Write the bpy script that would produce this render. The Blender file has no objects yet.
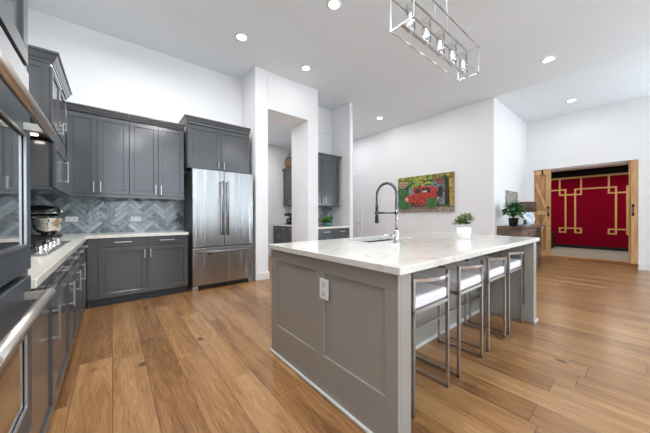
import bpy, bmesh, math, random
from mathutils import Vector, Matrix
random.seed(7)
C = bpy.context.scene
COL = C.collection
PI = math.pi

# ------------------------------------------------------------------ camera
cam_d = bpy.data.cameras.new('camera'); cam = bpy.data.objects.new('camera', cam_d); COL.objects.link(cam)
C.camera = cam
YAW, PITCH, ROLL = math.radians(39.321), math.radians(-0.173), math.radians(-0.08)
cam_d.sensor_width = 36.0
cam_d.lens = 36.0 * 260.208 / 650.0
cam_d.clip_start = 0.02
Fv = Vector((math.sin(YAW)*math.cos(PITCH), math.cos(YAW)*math.cos(PITCH), math.sin(PITCH)))
R0 = Vector((math.cos(YAW), -math.sin(YAW), 0)); U0 = R0.cross(Fv)
Rv = R0*math.cos(ROLL) + U0*math.sin(ROLL); Uv = -R0*math.sin(ROLL) + U0*math.cos(ROLL)
M = Matrix((Rv, Uv, -Fv)).transposed().to_4x4(); M.translation = Vector((0, 0, 1.093))
cam.matrix_world = M

# ------------------------------------------------------------------ world, exposure, large lights
C.view_settings.view_transform = 'Standard'; C.view_settings.look = 'None'
C.view_settings.gamma = 1.0; C.view_settings.use_curve_mapping = False
C.view_settings.exposure = 0.38
w = bpy.data.worlds.new('world'); C.world = w; w.use_nodes = True
wb = w.node_tree.nodes['Background']; wb.inputs[0].default_value = (0.80, 0.90, 1.0, 1); wb.inputs[1].default_value = 2.2

def area(name, loc, size, power, rot, color=(1, 1, 1), size_y=None, shape='RECTANGLE', spread=None):
    d = bpy.data.lights.new(name, 'AREA'); d.energy = power; d.color = color; d.shape = shape
    d.size = size
    if size_y: d.size_y = size_y
    if spread: d.spread = spread
    o = bpy.data.objects.new(name, d); COL.objects.link(o); o.location = loc; o.rotation_euler = rot
    return o
DAY = (0.72, 0.87, 1.0)
for x, pw in ((0.8, 200), (3.6, 92), (6.4, 8)):
    area('window_daylight', (x, -4.3, 1.55), 2.3, pw, (math.radians(-116), 0, 0), DAY, 2.4)
for y in (-3.2, -1.5):
    area('window_daylight', (7.95, y, 1.55), 1.5, 62, (math.radians(-118), 0, math.radians(-90)), DAY, 2.4)  # added fill from the right; no window is built in that wall
# added soft fill lights below the ceiling and in the side rooms, without fixtures
for x, y in ((0.9, 0.9), (0.5, -1.0), (3.3, -1.0), (1.6, -2.8), (4.6, -2.8), (0.3, 2.2), (0.3, 3.3), (4.7, 3.0)):
    area('ceiling_can_light', (x, y, 3.40), 0.5, 22 if x < 1 else 9, (0, 0, 0), (0.97, 0.97, 0.98), shape='DISK')
area('pantry_light', (2.6, 5.6, 2.98), 0.6, 17, (0, 0, 0), (0.95, 0.97, 1.0), shape='DISK')
area('hallway_light', (5.0, 5.4, 3.40), 0.5, 9, (0, 0, 0), (0.93, 0.96, 1.0), shape='DISK')
for y in (0.2, 2.0):
    area('theatre_light', (10.6, y, 2.50), 0.9, 25, (0, 0, 0), (1, 0.95, 0.88), shape='DISK')

# ------------------------------------------------------------------ materials
def s2l(c):
    return tuple((v/12.92 if v <= 0.04045 else ((v+0.055)/1.055)**2.4) for v in (x/255 for x in c)) + (1,)
def mat(name, col, rough=0.5, metal=0.0, spec=0.5, bump=None, noise=None, coat=0.0, trans=0.0, emit=None, alpha=None):
    """col in sRGB 0..255; noise=(scale, amount) varies the colour; bump=(scale, strength, stretch)"""
    m = bpy.data.materials.new(name); m.use_nodes = True
    nt = m.node_tree; b = nt.nodes['Principled BSDF']
    b.inputs['Base Color'].default_value = s2l(col)
    b.inputs['Roughness'].default_value = rough; b.inputs['Metallic'].default_value = metal
    b.inputs['Specular IOR Level'].default_value = spec
    b.inputs['Coat Weight'].default_value = coat
    b.inputs['Transmission Weight'].default_value = trans
    if emit:
        b.inputs['Emission Color'].default_value = s2l(emit[0]); b.inputs['Emission Strength'].default_value = emit[1]
    tc = nt.nodes.new('ShaderNodeTexCoord')
    if noise is None: noise = (6.0, 0.05)
    mp = nt.nodes.new('ShaderNodeMapping'); nt.links.new(tc.outputs['Object'], mp.inputs[0])
    if len(noise) > 2: mp.inputs['Scale'].default_value = noise[2]
    n = nt.nodes.new('ShaderNodeTexNoise'); n.inputs['Scale'].default_value = noise[0]; n.inputs['Detail'].default_value = 4
    nt.links.new(mp.outputs[0], n.inputs['Vector'])
    mr = nt.nodes.new('ShaderNodeMapRange'); mr.inputs[1].default_value = 0.25; mr.inputs[2].default_value = 0.75
    mr.inputs[3].default_value = 1-noise[1]; mr.inputs[4].default_value = 1+noise[1]
    nt.links.new(n.outputs[0], mr.inputs[0])
    hs = nt.nodes.new('ShaderNodeHueSaturation'); hs.inputs['Color'].default_value = s2l(col)
    nt.links.new(mr.outputs[0], hs.inputs['Value']); nt.links.new(hs.outputs[0], b.inputs['Base Color'])
    if bump:
        mp2 = nt.nodes.new('ShaderNodeMapping'); nt.links.new(tc.outputs['Object'], mp2.inputs[0])
        mp2.inputs['Scale'].default_value = bump[2] if len(bump) > 2 else (1, 1, 1)
        n2 = nt.nodes.new('ShaderNodeTexNoise'); n2.inputs['Scale'].default_value = bump[0]; n2.inputs['Detail'].default_value = 3
        nt.links.new(mp2.outputs[0], n2.inputs['Vector'])
        bp = nt.nodes.new('ShaderNodeBump'); bp.inputs['Strength'].default_value = bump[1]
        bp.inputs['Distance'].default_value = 0.02
        nt.links.new(n2.outputs[0], bp.inputs['Height']); nt.links.new(bp.outputs[0], b.inputs['Normal'])
    return m

def N(nt, t, **kw):
    n = nt.nodes.new(t)
    for k, v in kw.items(): setattr(n, k, v)
    return n
def math_n(nt, op, a, b=None):
    n = nt.nodes.new('ShaderNodeMath'); n.operation = op
    for i, v in enumerate((a, b)):
        if v is None: continue
        if isinstance(v, (int, float)): n.inputs[i].default_value = v
        else: nt.links.new(v, n.inputs[i])
    return n.outputs[0]

def plank_material(name, dark, mid, light, width=0.19, length=1.45, rough=0.28):
    m = bpy.data.materials.new(name); m.use_nodes = True; nt = m.node_tree; L = nt.links
    b = nt.nodes['Principled BSDF']
    tc = N(nt, 'ShaderNodeTexCoord'); sp = N(nt, 'ShaderNodeSeparateXYZ'); L.new(tc.outputs['Object'], sp.inputs[0])
    x, y = sp.outputs[0], sp.outputs[1]
    u = math_n(nt, 'DIVIDE', x, width); row = math_n(nt, 'FLOOR', u); fu = math_n(nt, 'SUBTRACT', u, row)
    wn = N(nt, 'ShaderNodeTexWhiteNoise', noise_dimensions='1D'); L.new(row, wn.inputs['W'])
    v = math_n(nt, 'ADD', math_n(nt, 'DIVIDE', y, length), math_n(nt, 'MULTIPLY', wn.outputs[0], 7.3))
    cl = math_n(nt, 'FLOOR', v); fv = math_n(nt, 'SUBTRACT', v, cl)
    cb = N(nt, 'ShaderNodeCombineXYZ'); L.new(row, cb.inputs[0]); L.new(cl, cb.inputs[1])
    wr = N(nt, 'ShaderNodeTexWhiteNoise', noise_dimensions='3D'); L.new(cb.outputs[0], wr.inputs[0])
    rnd = wr.outputs[0]
    # grain coordinates: shifted for each plank, stretched along it
    g = N(nt, 'ShaderNodeCombineXYZ')
    L.new(math_n(nt, 'ADD', math_n(nt, 'MULTIPLY', x, 12.0), math_n(nt, 'MULTIPLY', rnd, 40)), g.inputs[0])
    L.new(math_n(nt, 'ADD', math_n(nt, 'MULTIPLY', y, 0.9), math_n(nt, 'MULTIPLY', rnd, 91)), g.inputs[1])
    n1 = N(nt, 'ShaderNodeTexNoise'); n1.inputs['Scale'].default_value = 1.1; n1.inputs['Detail'].default_value = 3; n1.inputs['Distortion'].default_value = 0.8
    L.new(g.outputs[0], n1.inputs['Vector'])
    # cathedral rings made from the low noise
    ring = math_n(nt, 'SINE', math_n(nt, 'MULTIPLY', n1.outputs[0], 62))
    ring = math_n(nt, 'MULTIPLY', ring, 0.5)
    n2 = N(nt, 'ShaderNodeTexNoise'); n2.inputs['Scale'].default_value = 9; n2.inputs['Detail'].default_value = 5
    L.new(g.outputs[0], n2.inputs['Vector'])
    n3 = N(nt, 'ShaderNodeTexNoise'); n3.inputs['Scale'].default_value = 1.6; n3.inputs['Detail'].default_value = 2
    L.new(tc.outputs['Object'], n3.inputs['Vector'])
    t = math_n(nt, 'MULTIPLY', math_n(nt, 'SUBTRACT', rnd, 0.5), 0.40)
    t = math_n(nt, 'ADD', t, math_n(nt, 'MULTIPLY', ring, 0.14))
    t = math_n(nt, 'ADD', t, math_n(nt, 'MULTIPLY', math_n(nt, 'SUBTRACT', n2.outputs[0], 0.5), 0.62))
    t = math_n(nt, 'ADD', t, math_n(nt, 'MULTIPLY', math_n(nt, 'SUBTRACT', n1.outputs[0], 0.5), 0.9))
    t = math_n(nt, 'ADD', t, math_n(nt, 'MULTIPLY', math_n(nt, 'SUBTRACT', n3.outputs[0], 0.5), 0.3))
    t = math_n(nt, 'ADD', t, 0.52)
    cr = N(nt, 'ShaderNodeValToRGB'); e = cr.color_ramp.elements
    e[0].position = 0.08; e[0].color = s2l(dark); e[1].position = 0.95; e[1].color = s2l(light)
    em = cr.color_ramp.elements.new(0.5); em.color = s2l(mid)
    L.new(t, cr.inputs[0])
    # knots
    kv = N(nt, 'ShaderNodeCombineXYZ')
    L.new(math_n(nt, 'MULTIPLY', x, 4.4), kv.inputs[0]); L.new(math_n(nt, 'MULTIPLY', y, 2.5), kv.inputs[1])
    vo = N(nt, 'ShaderNodeTexVoronoi'); vo.inputs['Scale'].default_value = 1.0; L.new(kv.outputs[0], vo.inputs['Vector'])
    nd = math_n(nt, 'ADD', vo.outputs['Distance'], math_n(nt, 'MULTIPLY', math_n(nt, 'SUBTRACT', n2.outputs[0], 0.5), 0.10))
    sc_ = N(nt, 'ShaderNodeSeparateColor'); L.new(vo.outputs['Color'], sc_.inputs[0])
    has = math_n(nt, 'GREATER_THAN', sc_.outputs[0], 0.22)
    kn = N(nt, 'ShaderNodeMapRange', interpolation_type='SMOOTHSTEP'); kn.inputs[1].default_value = 0.04; kn.inputs[2].default_value = 0.15
    kn.inputs[3].default_value = 0.85; kn.inputs[4].default_value = 0.0; L.new(nd, kn.inputs[0])
    kf = math_n(nt, 'MULTIPLY', kn.outputs[0], has)
    mk = N(nt, 'ShaderNodeMixRGB'); L.new(kf, mk.inputs[0]); L.new(cr.outputs[0], mk.inputs[1]); mk.inputs[2].default_value = s2l((52, 30, 16))
    # seams
    eu = math_n(nt, 'MULTIPLY', math_n(nt, 'MINIMUM', fu, math_n(nt, 'SUBTRACT', 1, fu)), width)
    ev = math_n(nt, 'MULTIPLY', math_n(nt, 'MINIMUM', fv, math_n(nt, 'SUBTRACT', 1, fv)), length)
    seam = math_n(nt, 'LESS_THAN', math_n(nt, 'MINIMUM', eu, ev), 0.0018)
    ms = N(nt, 'ShaderNodeMixRGB'); L.new(math_n(nt, 'MULTIPLY', seam, 0.65), ms.inputs[0]); L.new(mk.outputs[0], ms.inputs[1]); ms.inputs[2].default_value = s2l((58, 34, 20))
    L.new(ms.outputs[0], b.inputs['Base Color'])
    b.inputs['Roughness'].default_value = rough
    bp = N(nt, 'ShaderNodeBump'); bp.inputs['Strength'].default_value = 0.12; bp.inputs['Distance'].default_value = 0.004
    L.new(n2.outputs[0], bp.inputs['Height']); L.new(bp.outputs[0], b.inputs['Normal'])
    return m

def quartz(name, base, vein, amount=0.5, rough=0.12):
    m = bpy.data.materials.new(name); m.use_nodes = True; nt = m.node_tree; L = nt.links
    b = nt.nodes['Principled BSDF']; tc = N(nt, 'ShaderNodeTexCoord')
    n = N(nt, 'ShaderNodeTexNoise'); n.inputs['Scale'].default_value = 1.7; n.inputs['Detail'].default_value = 6; n.inputs['Distortion'].default_value = 1.4
    L.new(tc.outputs['Object'], n.inputs['Vector'])
    d = math_n(nt, 'ABSOLUTE', math_n(nt, 'SUBTRACT', n.outputs[0], 0.5))
    r = N(nt, 'ShaderNodeMapRange', interpolation_type='SMOOTHSTEP'); r.inputs[1].default_value = 0; r.inputs[2].default_value = 0.03; r.inputs[3].default_value = amount; r.inputs[4].default_value = 0
    L.new(d, r.inputs[0])
    n2 = N(nt, 'ShaderNodeTexNoise'); n2.inputs['Scale'].default_value = 3; L.new(tc.outputs['Object'], n2.inputs['Vector'])
    f = math_n(nt, 'MULTIPLY', r.outputs[0], n2.outputs[0])
    mx = N(nt, 'ShaderNodeMixRGB'); mx.inputs[1].default_value = s2l(base); mx.inputs[2].default_value = s2l(vein); L.new(f, mx.inputs[0])
    L.new(mx.outputs[0], b.inputs['Base Color']); b.inputs['Roughness'].default_value = rough
    return m

def wood(name, dark, light, scale=(1, 1, 14), rough=0.5, sc=2.5):
    m = bpy.data.materials.new(name); m.use_nodes = True; nt = m.node_tree; L = nt.links
    b = nt.nodes['Principled BSDF']; tc = N(nt, 'ShaderNodeTexCoord'); mp = N(nt, 'ShaderNodeMapping')
    mp.inputs['Scale'].default_value = scale; L.new(tc.outputs['Object'], mp.inputs[0])
    n = N(nt, 'ShaderNodeTexNoise'); n.inputs['Scale'].default_value = sc; n.inputs['Detail'].default_value = 6; n.inputs['Distortion'].default_value = 0.6
    L.new(mp.outputs[0], n.inputs['Vector'])
    cr = N(nt, 'ShaderNodeValToRGB'); e = cr.color_ramp.elements
    e[0].position = 0.3; e[0].color = s2l(dark); e[1].position = 0.72; e[1].color = s2l(light)
    L.new(n.outputs[0], cr.inputs[0])
    vo = N(nt, 'ShaderNodeTexVoronoi'); vo.inputs['Scale'].default_value = 5.0; L.new(tc.outputs['Object'], vo.inputs['Vector'])
    k = math_n(nt, 'MULTIPLY', math_n(nt, 'LESS_THAN', vo.outputs['Distance'], 0.10), 0.7)
    mx = N(nt, 'ShaderNodeMixRGB'); L.new(k, mx.inputs[0]); L.new(cr.outputs[0], mx.inputs[1]); mx.inputs[2].default_value = s2l(tuple(int(v*0.55) for v in dark))
    L.new(mx.outputs[0], b.inputs['Base Color']); b.inputs['Roughness'].default_value = rough
    return m

def mottled(name, cols, scale, rough=0.6, dist=0.5):
    m = bpy.data.materials.new(name); m.use_nodes = True; nt = m.node_tree; L = nt.links
    b = nt.nodes['Principled BSDF']; tc = N(nt, 'ShaderNodeTexCoord')
    n = N(nt, 'ShaderNodeTexNoise'); n.inputs['Scale'].default_value = scale; n.inputs['Detail'].default_value = 5; n.inputs['Distortion'].default_value = dist
    L.new(tc.outputs['Object'], n.inputs['Vector'])
    cr = N(nt, 'ShaderNodeValToRGB'); e = cr.color_ramp.elements
    e[0].position = 0.3; e[0].color = s2l(cols[0]); e[1].position = 0.7; e[1].color = s2l(cols[-1])
    for i, c in enumerate(cols[1:-1]):
        x = cr.color_ramp.elements.new(0.3+0.4*(i+1)/(len(cols)-1)); x.color = s2l(c)
    L.new(n.outputs[0], cr.inputs[0]); L.new(cr.outputs[0], b.inputs['Base Color']); b.inputs['Roughness'].default_value = rough
    return m

WALL = mat('white_wall_paint', (240, 240, 240), 0.7, noise=(2, 0.008), bump=(90, 0.03))
CEIL = mat('ceiling_paint', (236, 242, 246), 0.8, noise=(2, 0.008))
TRIM = mat('white_trim_paint', (240, 240, 240), 0.35, noise=(3, 0.01))
DOORW = mat('white_door_paint', (238, 238, 240), 0.4, noise=(3, 0.01))
FLOOR = plank_material('oak_plank_floor', (100, 68, 40), (153, 110, 69), (184, 144, 98))
CARPET = mat('grey_beige_carpet', (150, 142, 130), 0.95, noise=(30, 0.15), bump=(200, 0.5))
CAB = mat('charcoal_cabinet_paint', (78, 80, 82), 0.17, noise=(14, 0.06, (1, 1, 0.25)), bump=(60, 0.015), spec=0.65)
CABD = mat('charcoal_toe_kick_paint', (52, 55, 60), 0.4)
ISL = mat('warm_grey_island_paint', (156, 152, 145), 0.32, noise=(10, 0.015))
ISLT = mat('island_moulding_paint', (205, 205, 202), 0.35)
QZ = quartz('veined_white_quartz', (222, 219, 213), (188, 178, 164), 0.7)
QZL = quartz('cream_quartz', (234, 230, 219), (188, 176, 158), 0.45)
STEEL = mat('brushed_stainless_steel', (166, 165, 164), 0.27, 1.0, noise=(60, 0.05, (6, 6, 0.2)), bump=(6.0, 0.7, (2.0, 2.0, 0.16)))
SPR_ = mat('fridge_handle_steel', (150, 150, 152), 0.35, 0.8)
STEEL2 = mat('satin_steel', (190, 190, 190), 0.28, 1.0)
STOOLM = mat('brushed_nickel_tube', (186, 184, 182), 0.3, 1.0)
CHROME = mat('chrome', (215, 215, 218), 0.08, 1.0)
CHAND = mat('polished_nickel', (212, 212, 214), 0.25, 0.75)
BLACK = mat('black_enamel', (18, 18, 20), 0.2, spec=0.6)
BLACKM = mat('matte_black_iron', (22, 21, 21), 0.55)
DARKGLASS = mat('dark_oven_glass', (26, 28, 30), 0.04, spec=1.0, coat=1.0)
LEATHER = mat('white_leather', (238, 238, 240), 0.45, noise=(20, 0.015), bump=(40, 0.06))
GLASS = bpy.data.materials.new('clear_glass'); GLASS.use_nodes = True
_nt = GLASS.node_tree; _nt.nodes.remove(_nt.nodes['Principled BSDF'])
_tr = _nt.nodes.new('ShaderNodeBsdfTransparent'); _tr.inputs[0].default_value = (0.96, 0.97, 0.98, 1); _gl = _nt.nodes.new('ShaderNodeBsdfGlossy'); _gl.inputs['Roughness'].default_value = 0.03
_fr = _nt.nodes.new('ShaderNodeFresnel'); _fr.inputs[0].default_value = 1.35; _mx = _nt.nodes.new('ShaderNodeMixShader')
_nt.links.new(_fr.outputs[0], _mx.inputs[0]); _nt.links.new(_tr.outputs[0], _mx.inputs[1]); _nt.links.new(_gl.outputs[0], _mx.inputs[2])
_nt.links.new(_mx.outputs[0], _nt.nodes['Material Output'].inputs[0])
BULB = mat('glowing_bulb_glass', (255, 250, 240), 0.3, emit=((255, 246, 232), 5.0))
LED = mat('glowing_downlight_lens', (255, 255, 255), 0.4, emit=((255, 250, 242), 14.0))
HOODL = mat('glowing_hood_lamp_lens', (255, 255, 255), 0.4, emit=((255, 246, 230), 2.5))
PLASTIC = mat('white_plastic', (238, 238, 238), 0.35)
PLASTICD = mat('grey_socket_slot', (206, 206, 206), 0.4)
CERAM = mat('white_glazed_ceramic', (240, 240, 240), 0.15)
TEAL = mat('teal_glass_bowl', (70, 120, 132), 0.1, coat=0.5)
SOIL = mat('potting_soil', (48, 36, 28), 0.9)
LEAFA = mottled('sage_green_leaf', ((64, 92, 56), (116, 138, 90), (196, 200, 160)), 30, 0.5)
LEAFB = mottled('deep_green_leaf', ((24, 62, 30), (52, 98, 48), (92, 138, 76)), 18, 0.4)
LEAFC = mottled('bright_green_leaf', ((60, 110, 36), (110, 156, 56), (160, 196, 90)), 30, 0.45)
STEM = mat('green_stem', (74, 92, 48), 0.6)
BARN = wood('knotty_pine', (186, 138, 88), (224, 182, 128), (6, 6, 0.8), 0.5)
BARN2 = wood('knotty_pine_planks', (158, 112, 68), (204, 158, 106), (6, 6, 0.8), 0.5)
BARNL = wood('pale_pine_threshold', (196, 152, 104), (222, 184, 134), (6, 1, 1), 0.5)
CONS = wood('weathered_brown_wood', (84, 66, 54), (132, 110, 94), (1.2, 1.2, 8), 0.6)
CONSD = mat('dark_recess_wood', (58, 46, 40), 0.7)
RED = mat('deep_red_fabric_wall', (122, 5, 32), 0.95, spec=0.05, noise=(40, 0.08), bump=(120, 0.2))
GOLD = mat('gold_painted_trim', (206, 160, 96), 0.5, noise=(12, 0.06))
THB = mat('black_theatre_paint', (16, 15, 15), 0.8)
SHADE = mat('brown_linen_lamp_shade', (92, 66, 50), 0.8, noise=(60, 0.2, (1, 1, 3)))
WICKER = mat('brown_wicker', (128, 100, 76), 0.8, noise=(60, 0.3), bump=(60, 0.5))
PICGREY = mottled('weathered_grey_print', ((96, 92, 84), (150, 146, 138), (188, 184, 176)), 9, 0.7)
BOWLM = mat('polished_bowl_steel', (222, 216, 206), 0.24, 1.0)
GROUT = mat('grey_grout', (96, 102, 106), 0.7)

# glossy hand made herringbone tile: every tile has its own tone (island of the mesh) and a wavy glaze
def tile_material():
    m = bpy.data.materials.new('blue_grey_glazed_tile'); m.use_nodes = True; nt = m.node_tree; L = nt.links
    b = nt.nodes['Principled BSDF']; ge = N(nt, 'ShaderNodeNewGeometry'); tc = N(nt, 'ShaderNodeTexCoord')
    n = N(nt, 'ShaderNodeTexNoise'); n.inputs['Scale'].default_value = 16; n.inputs['Detail'].default_value = 4; L.new(tc.outputs['Object'], n.inputs['Vector'])
    f = math_n(nt, 'ADD', math_n(nt, 'MULTIPLY', ge.outputs['Random Per Island'], 0.75), math_n(nt, 'MULTIPLY', math_n(nt, 'SUBTRACT', n.outputs[0], 0.4), 0.7))
    cr = N(nt, 'ShaderNodeValToRGB'); e = cr.color_ramp.elements
    e[0].position = 0.0; e[0].color = s2l((60, 68, 72)); e[1].position = 1.0; e[1].color = s2l((186, 198, 204))  # pale end brightened to paint glints into the tile colour
    L.new(f, cr.inputs[0]); L.new(cr.outputs[0], b.inputs['Base Color'])
    b.inputs['Roughness'].default_value = 0.07; b.inputs['Specular IOR Level'].default_value = 0.9
    bp = N(nt, 'ShaderNodeBump'); bp.inputs['Strength'].default_value = 0.35; bp.inputs['Distance'].default_value = 0.012
    n2 = N(nt, 'ShaderNodeTexNoise'); n2.inputs['Scale'].default_value = 22; L.new(tc.outputs['Object'], n2.inputs['Vector'])
    L.new(n2.outputs[0], bp.inputs['Height']); L.new(bp.outputs[0], b.inputs['Normal'])
    return m
TILE = tile_material()

# ------------------------------------------------------------------ mesh helpers
class MB:
    def __init__(s): s.v = []; s.f = []; s.m = []; s.sm = []
    def add(s, vs, fs, mi=0, smooth=False):
        b = len(s.v); s.v += [Vector(p) for p in vs]
        for f in fs: s.f.append(tuple(b+i for i in f)); s.m.append(mi); s.sm.append(smooth)
        return s
    def box(s, x0, x1, y0, y1, z0, z1, mi=0):
        x0, x1 = sorted((x0, x1)); y0, y1 = sorted((y0, y1)); z0, z1 = sorted((z0, z1))
        vs = [(x, y, z) for z in (z0, z1) for x, y in ((x0, y0), (x1, y0), (x1, y1), (x0, y1))]
        return s.add(vs, [(3, 2, 1, 0), (4, 5, 6, 7), (0, 1, 5, 4), (1, 2, 6, 5), (2, 3, 7, 6), (3, 0, 4, 7)], mi)
    def prism(s, poly, h0, h1, axis='z', mi=0):
        """poly of 2-D points extruded: axis z -> (x,y), y -> (x,z), x -> (y,z)"""
        def P(a, b, h):
            return {'z': (a, b, h), 'y': (a, h, b), 'x': (h, a, b)}[axis]
        n = len(poly); vs = [P(a, b, h0) for a, b in poly]+[P(a, b, h1) for a, b in poly]
        fs = [tuple(range(n-1, -1, -1)), tuple(range(n, 2*n))]+[(i, (i+1) % n, n+(i+1) % n, n+i) for i in range(n)]
        return s.add(vs, fs, mi)
    def tube(s, pts, r, seg=10, mi=0, cap=True, radii=None):
        pts = [Vector(p) for p in pts]; vs = []; n = len(pts)
        up = None
        for i, p in enumerate(pts):
            d = (pts[min(i+1, n-1)]-pts[max(i-1, 0)]).normalized()
            if up is None:
                a = Vector((0, 0, 1)) if abs(d.z) < 0.9 else Vector((1, 0, 0)); up = (a - d*a.dot(d)).normalized()
            else: up = (up-d*up.dot(d)).normalized()
            q = d.cross(up); rr = radii[i] if radii else r
            vs += [p+(up*math.cos(t)+q*math.sin(t))*rr for t in (2*PI*k/seg for k in range(seg))]
        fs = [(i*seg+k, i*seg+(k+1) % seg, (i+1)*seg+(k+1) % seg, (i+1)*seg+k) for i in range(n-1) for k in range(seg)]
        s.add(vs, fs, mi, True)
        if cap:
            b = len(s.v)-len(vs)
            s.f += [tuple(b+k for k in range(seg-1, -1, -1)), tuple(b+(n-1)*seg+k for k in range(seg))]; s.m += [mi]*2; s.sm += [False]*2
        return s
    def bar(s, a, b, w, h=None, mi=0):
        """rectangular bar from a to b"""
        a, b = Vector(a), Vector(b); h = h or w; d = (b-a).normalized()
        up = Vector((0, 0, 1)) if abs(d.z) < 0.9 else Vector((0, 1, 0)); q = d.cross(up).normalized(); up = q.cross(d)
        vs = [p+q*(i*w/2)+up*(j*h/2) for p in (a, b) for i, j in ((-1, -1), (1, -1), (1, 1), (-1, 1))]
        return s.add(vs, [(3, 2, 1, 0), (4, 5, 6, 7), (0, 1, 5, 4), (1, 2, 6, 5), (2, 3, 7, 6), (3, 0, 4, 7)], mi)
    def lathe(s, prof, cx=0, cy=0, seg=28, mi=0, smooth=True):
        n = len(prof); vs = [(cx+r*math.cos(2*PI*k/seg), cy+r*math.sin(2*PI*k/seg), z) for r, z in prof for k in range(seg)]
        fs = [(i*seg+k, i*seg+(k+1) % seg, (i+1)*seg+(k+1) % seg, (i+1)*seg+k) for i in range(n-1) for k in range(seg)]
        return s.add(vs, fs, mi, smooth)
    def xf(s, fn, start=0):
        for i in range(start, len(s.v)): s.v[i] = Vector(fn(s.v[i]))
        return s

def setp(o, label=None, cat=None, group=None, kind=None):
    if label: o['label'] = label
    if cat: o['category'] = cat
    if group: o['group'] = group
    if kind: o['kind'] = kind
    return o
def origin_of(o):
    v = Vector((0, 0, 0))
    while o: v += o.location; o = o.parent
    return v
def obj(name, mb, m, parent=None, loc=None, bevel=0.0, label=None, sub=0, seg=2):
    """one mesh object; vertices are given in world metres, the origin is the parent's (or loc)"""
    base = origin_of(parent) if parent else Vector(loc or (0, 0, 0))
    me = bpy.data.meshes.new(name); me.from_pydata([tuple(v-base) for v in mb.v], [], mb.f)
    for mm in (m if isinstance(m, (list, tuple)) else [m]): me.materials.append(mm)
    for i, p in enumerate(me.polygons): p.material_index = mb.m[i]; p.use_smooth = mb.sm[i]
    bm = bmesh.new(); bm.from_mesh(me); bmesh.ops.recalc_face_normals(bm, faces=bm.faces); bm.to_mesh(me); bm.free()
    me.update()
    o = bpy.data.objects.new(name, me); COL.objects.link(o)
    if parent: o.parent = parent
    else: o.location = base
    if bevel:
        b = o.modifiers.new('bevel', 'BEVEL'); b.width = bevel; b.segments = seg; b.limit_method = 'ANGLE'; b.angle_limit = math.radians(40)
    if sub:
        b = o.modifiers.new('sub', 'SUBSURF'); b.levels = sub; b.render_levels = sub
    if label: o['label'] = label
    return o
def thing(name, label, cat, loc, group=None):
    o = bpy.data.objects.new(name, None); COL.objects.link(o); o.location = loc; o.empty_display_size = 0.1
    return setp(o, label, cat, group)
def single(name, mb, m, loc, label, cat, group=None, **kw):
    return setp(obj(name, mb, m, None, loc, **kw), label, cat, group)
def struct(name, mb, m, loc=(0, 0, 0), **kw):
    return setp(obj(name, mb, m, None, loc, **kw), kind='structure')
def dup(root, loc, label, group=None):
    r = root.copy(); COL.objects.link(r); r.location = loc; r['label'] = label
    if group: r['group'] = group
    def rec(src, dst):
        for ch in list(src.children):
            c = ch.copy(); COL.objects.link(c); c.parent = dst; rec(ch, c)
    rec(root, r)
    return r

# ------------------------------------------------------------------ the setting
H = 3.61; H2 = 3.43
b = MB().box(-0.85, 9.35, -4.5, 7.0, -0.1, 0.0); struct('floor', b, FLOOR)
b = MB().box(9.35, 12.0, -1.5, 3.6, -0.1, 0.004); struct('floor_theatre_carpet', b, CARPET)
b = MB().box(9.27, 9.37, -1.5, 3.6, 0.0, 0.012); struct('trim_1', b, BARNL)
pr_ = [(-0.97, H), (4.3, H), (5.854, H2), (8.17, H2), (8.17, H2+0.3), (-0.97, H+0.3)]
b = MB().prism(pr_, -4.6, 7.1, 'y'); struct('ceiling', b, CEIL)
b = MB().box(-0.97, -0.85, -4.5, 4.83, 0, H); struct('wall_left', b, WALL)
b = MB().box(-0.85, 1.87, 4.709, 4.83, 0, H); struct('wall_back', b, WALL)
b = MB().box(1.87, 2.10, 4.12, 4.72, 0, H).box(2.95, 3.2, 4.12, 4.72, 0, H).box(2.10, 2.95, 4.12, 4.72, 2.95, H)
struct('wall_pantry_front', b, WALL, bevel=0.006)
b = MB().box(3.2, 4.1, 4.744, 4.83, 0, H); struct('wall_niche', b, WALL)
b = MB().box(4.1, 4.2, 4.13, 7.0, 0, H); struct('wall_hallway', b, WALL, bevel=0.006)
b = MB().box(1.2, 1.3, 4.72, 6.45, 0, 3.03); struct('wall_pantry_left', b, WALL)
b = MB().box(1.2, 4.1, 6.45, 6.55, 0, 3.03); struct('wall_pantry_back', b, WALL)
b = MB().box(1.2, 4.1, 4.72, 6.55, 3.03, 3.1); struct('ceiling_pantry', b, CEIL)
b = MB().box(4.2, 5.854, 7.0, 7.1, 0, H); struct('wall_hallway_end', b, WALL)
b = MB().box(5.854, 8.7, 1.866, 7.0, 0, H2+0.02); struct('wall_art', b, WALL, bevel=0.006)
b = MB().box(8.17, 8.7, -4.5, 0.056, 0, H2+0.02).box(8.17, 8.7, 1.725, 1.866, 0, H2+0.02).box(8.17, 8.7, 0.056, 1.725, 2.215, H2+0.02)
struct('wall_right', b, WALL)
# wall behind the camera with three tall windows
b = MB().box(-0.85, 8.17, -4.62, -4.5, 0, 0.45).box(-0.85, 8.17, -4.62, -4.5, 3.0, H)
xs = [-0.85, -0.4, 2.0, 2.4, 4.8, 5.2, 7.6, 8.17]
for i in (0, 2, 4, 6): b.box(xs[i], xs[i+1], -4.62, -4.5, 0.45, 3.0)
struct('wall_front', b, WALL)
for k, (x0, x1) in enumerate(((-0.4, 2.0), (2.4, 4.8), (5.2, 7.6))):
    b = MB()
    for z0, z1 in ((0.45, 0.51), (2.94, 3.0), (1.7, 1.74)): b.box(x0, x1, -4.58, -4.53, z0, z1)
    for x in (x0, (x0+x1)/2-0.03, x1-0.06): b.box(x, x+0.06, -4.58, -4.53, 0.45, 3.0)
    struct('window_%d' % (k+1), b, TRIM)
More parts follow.
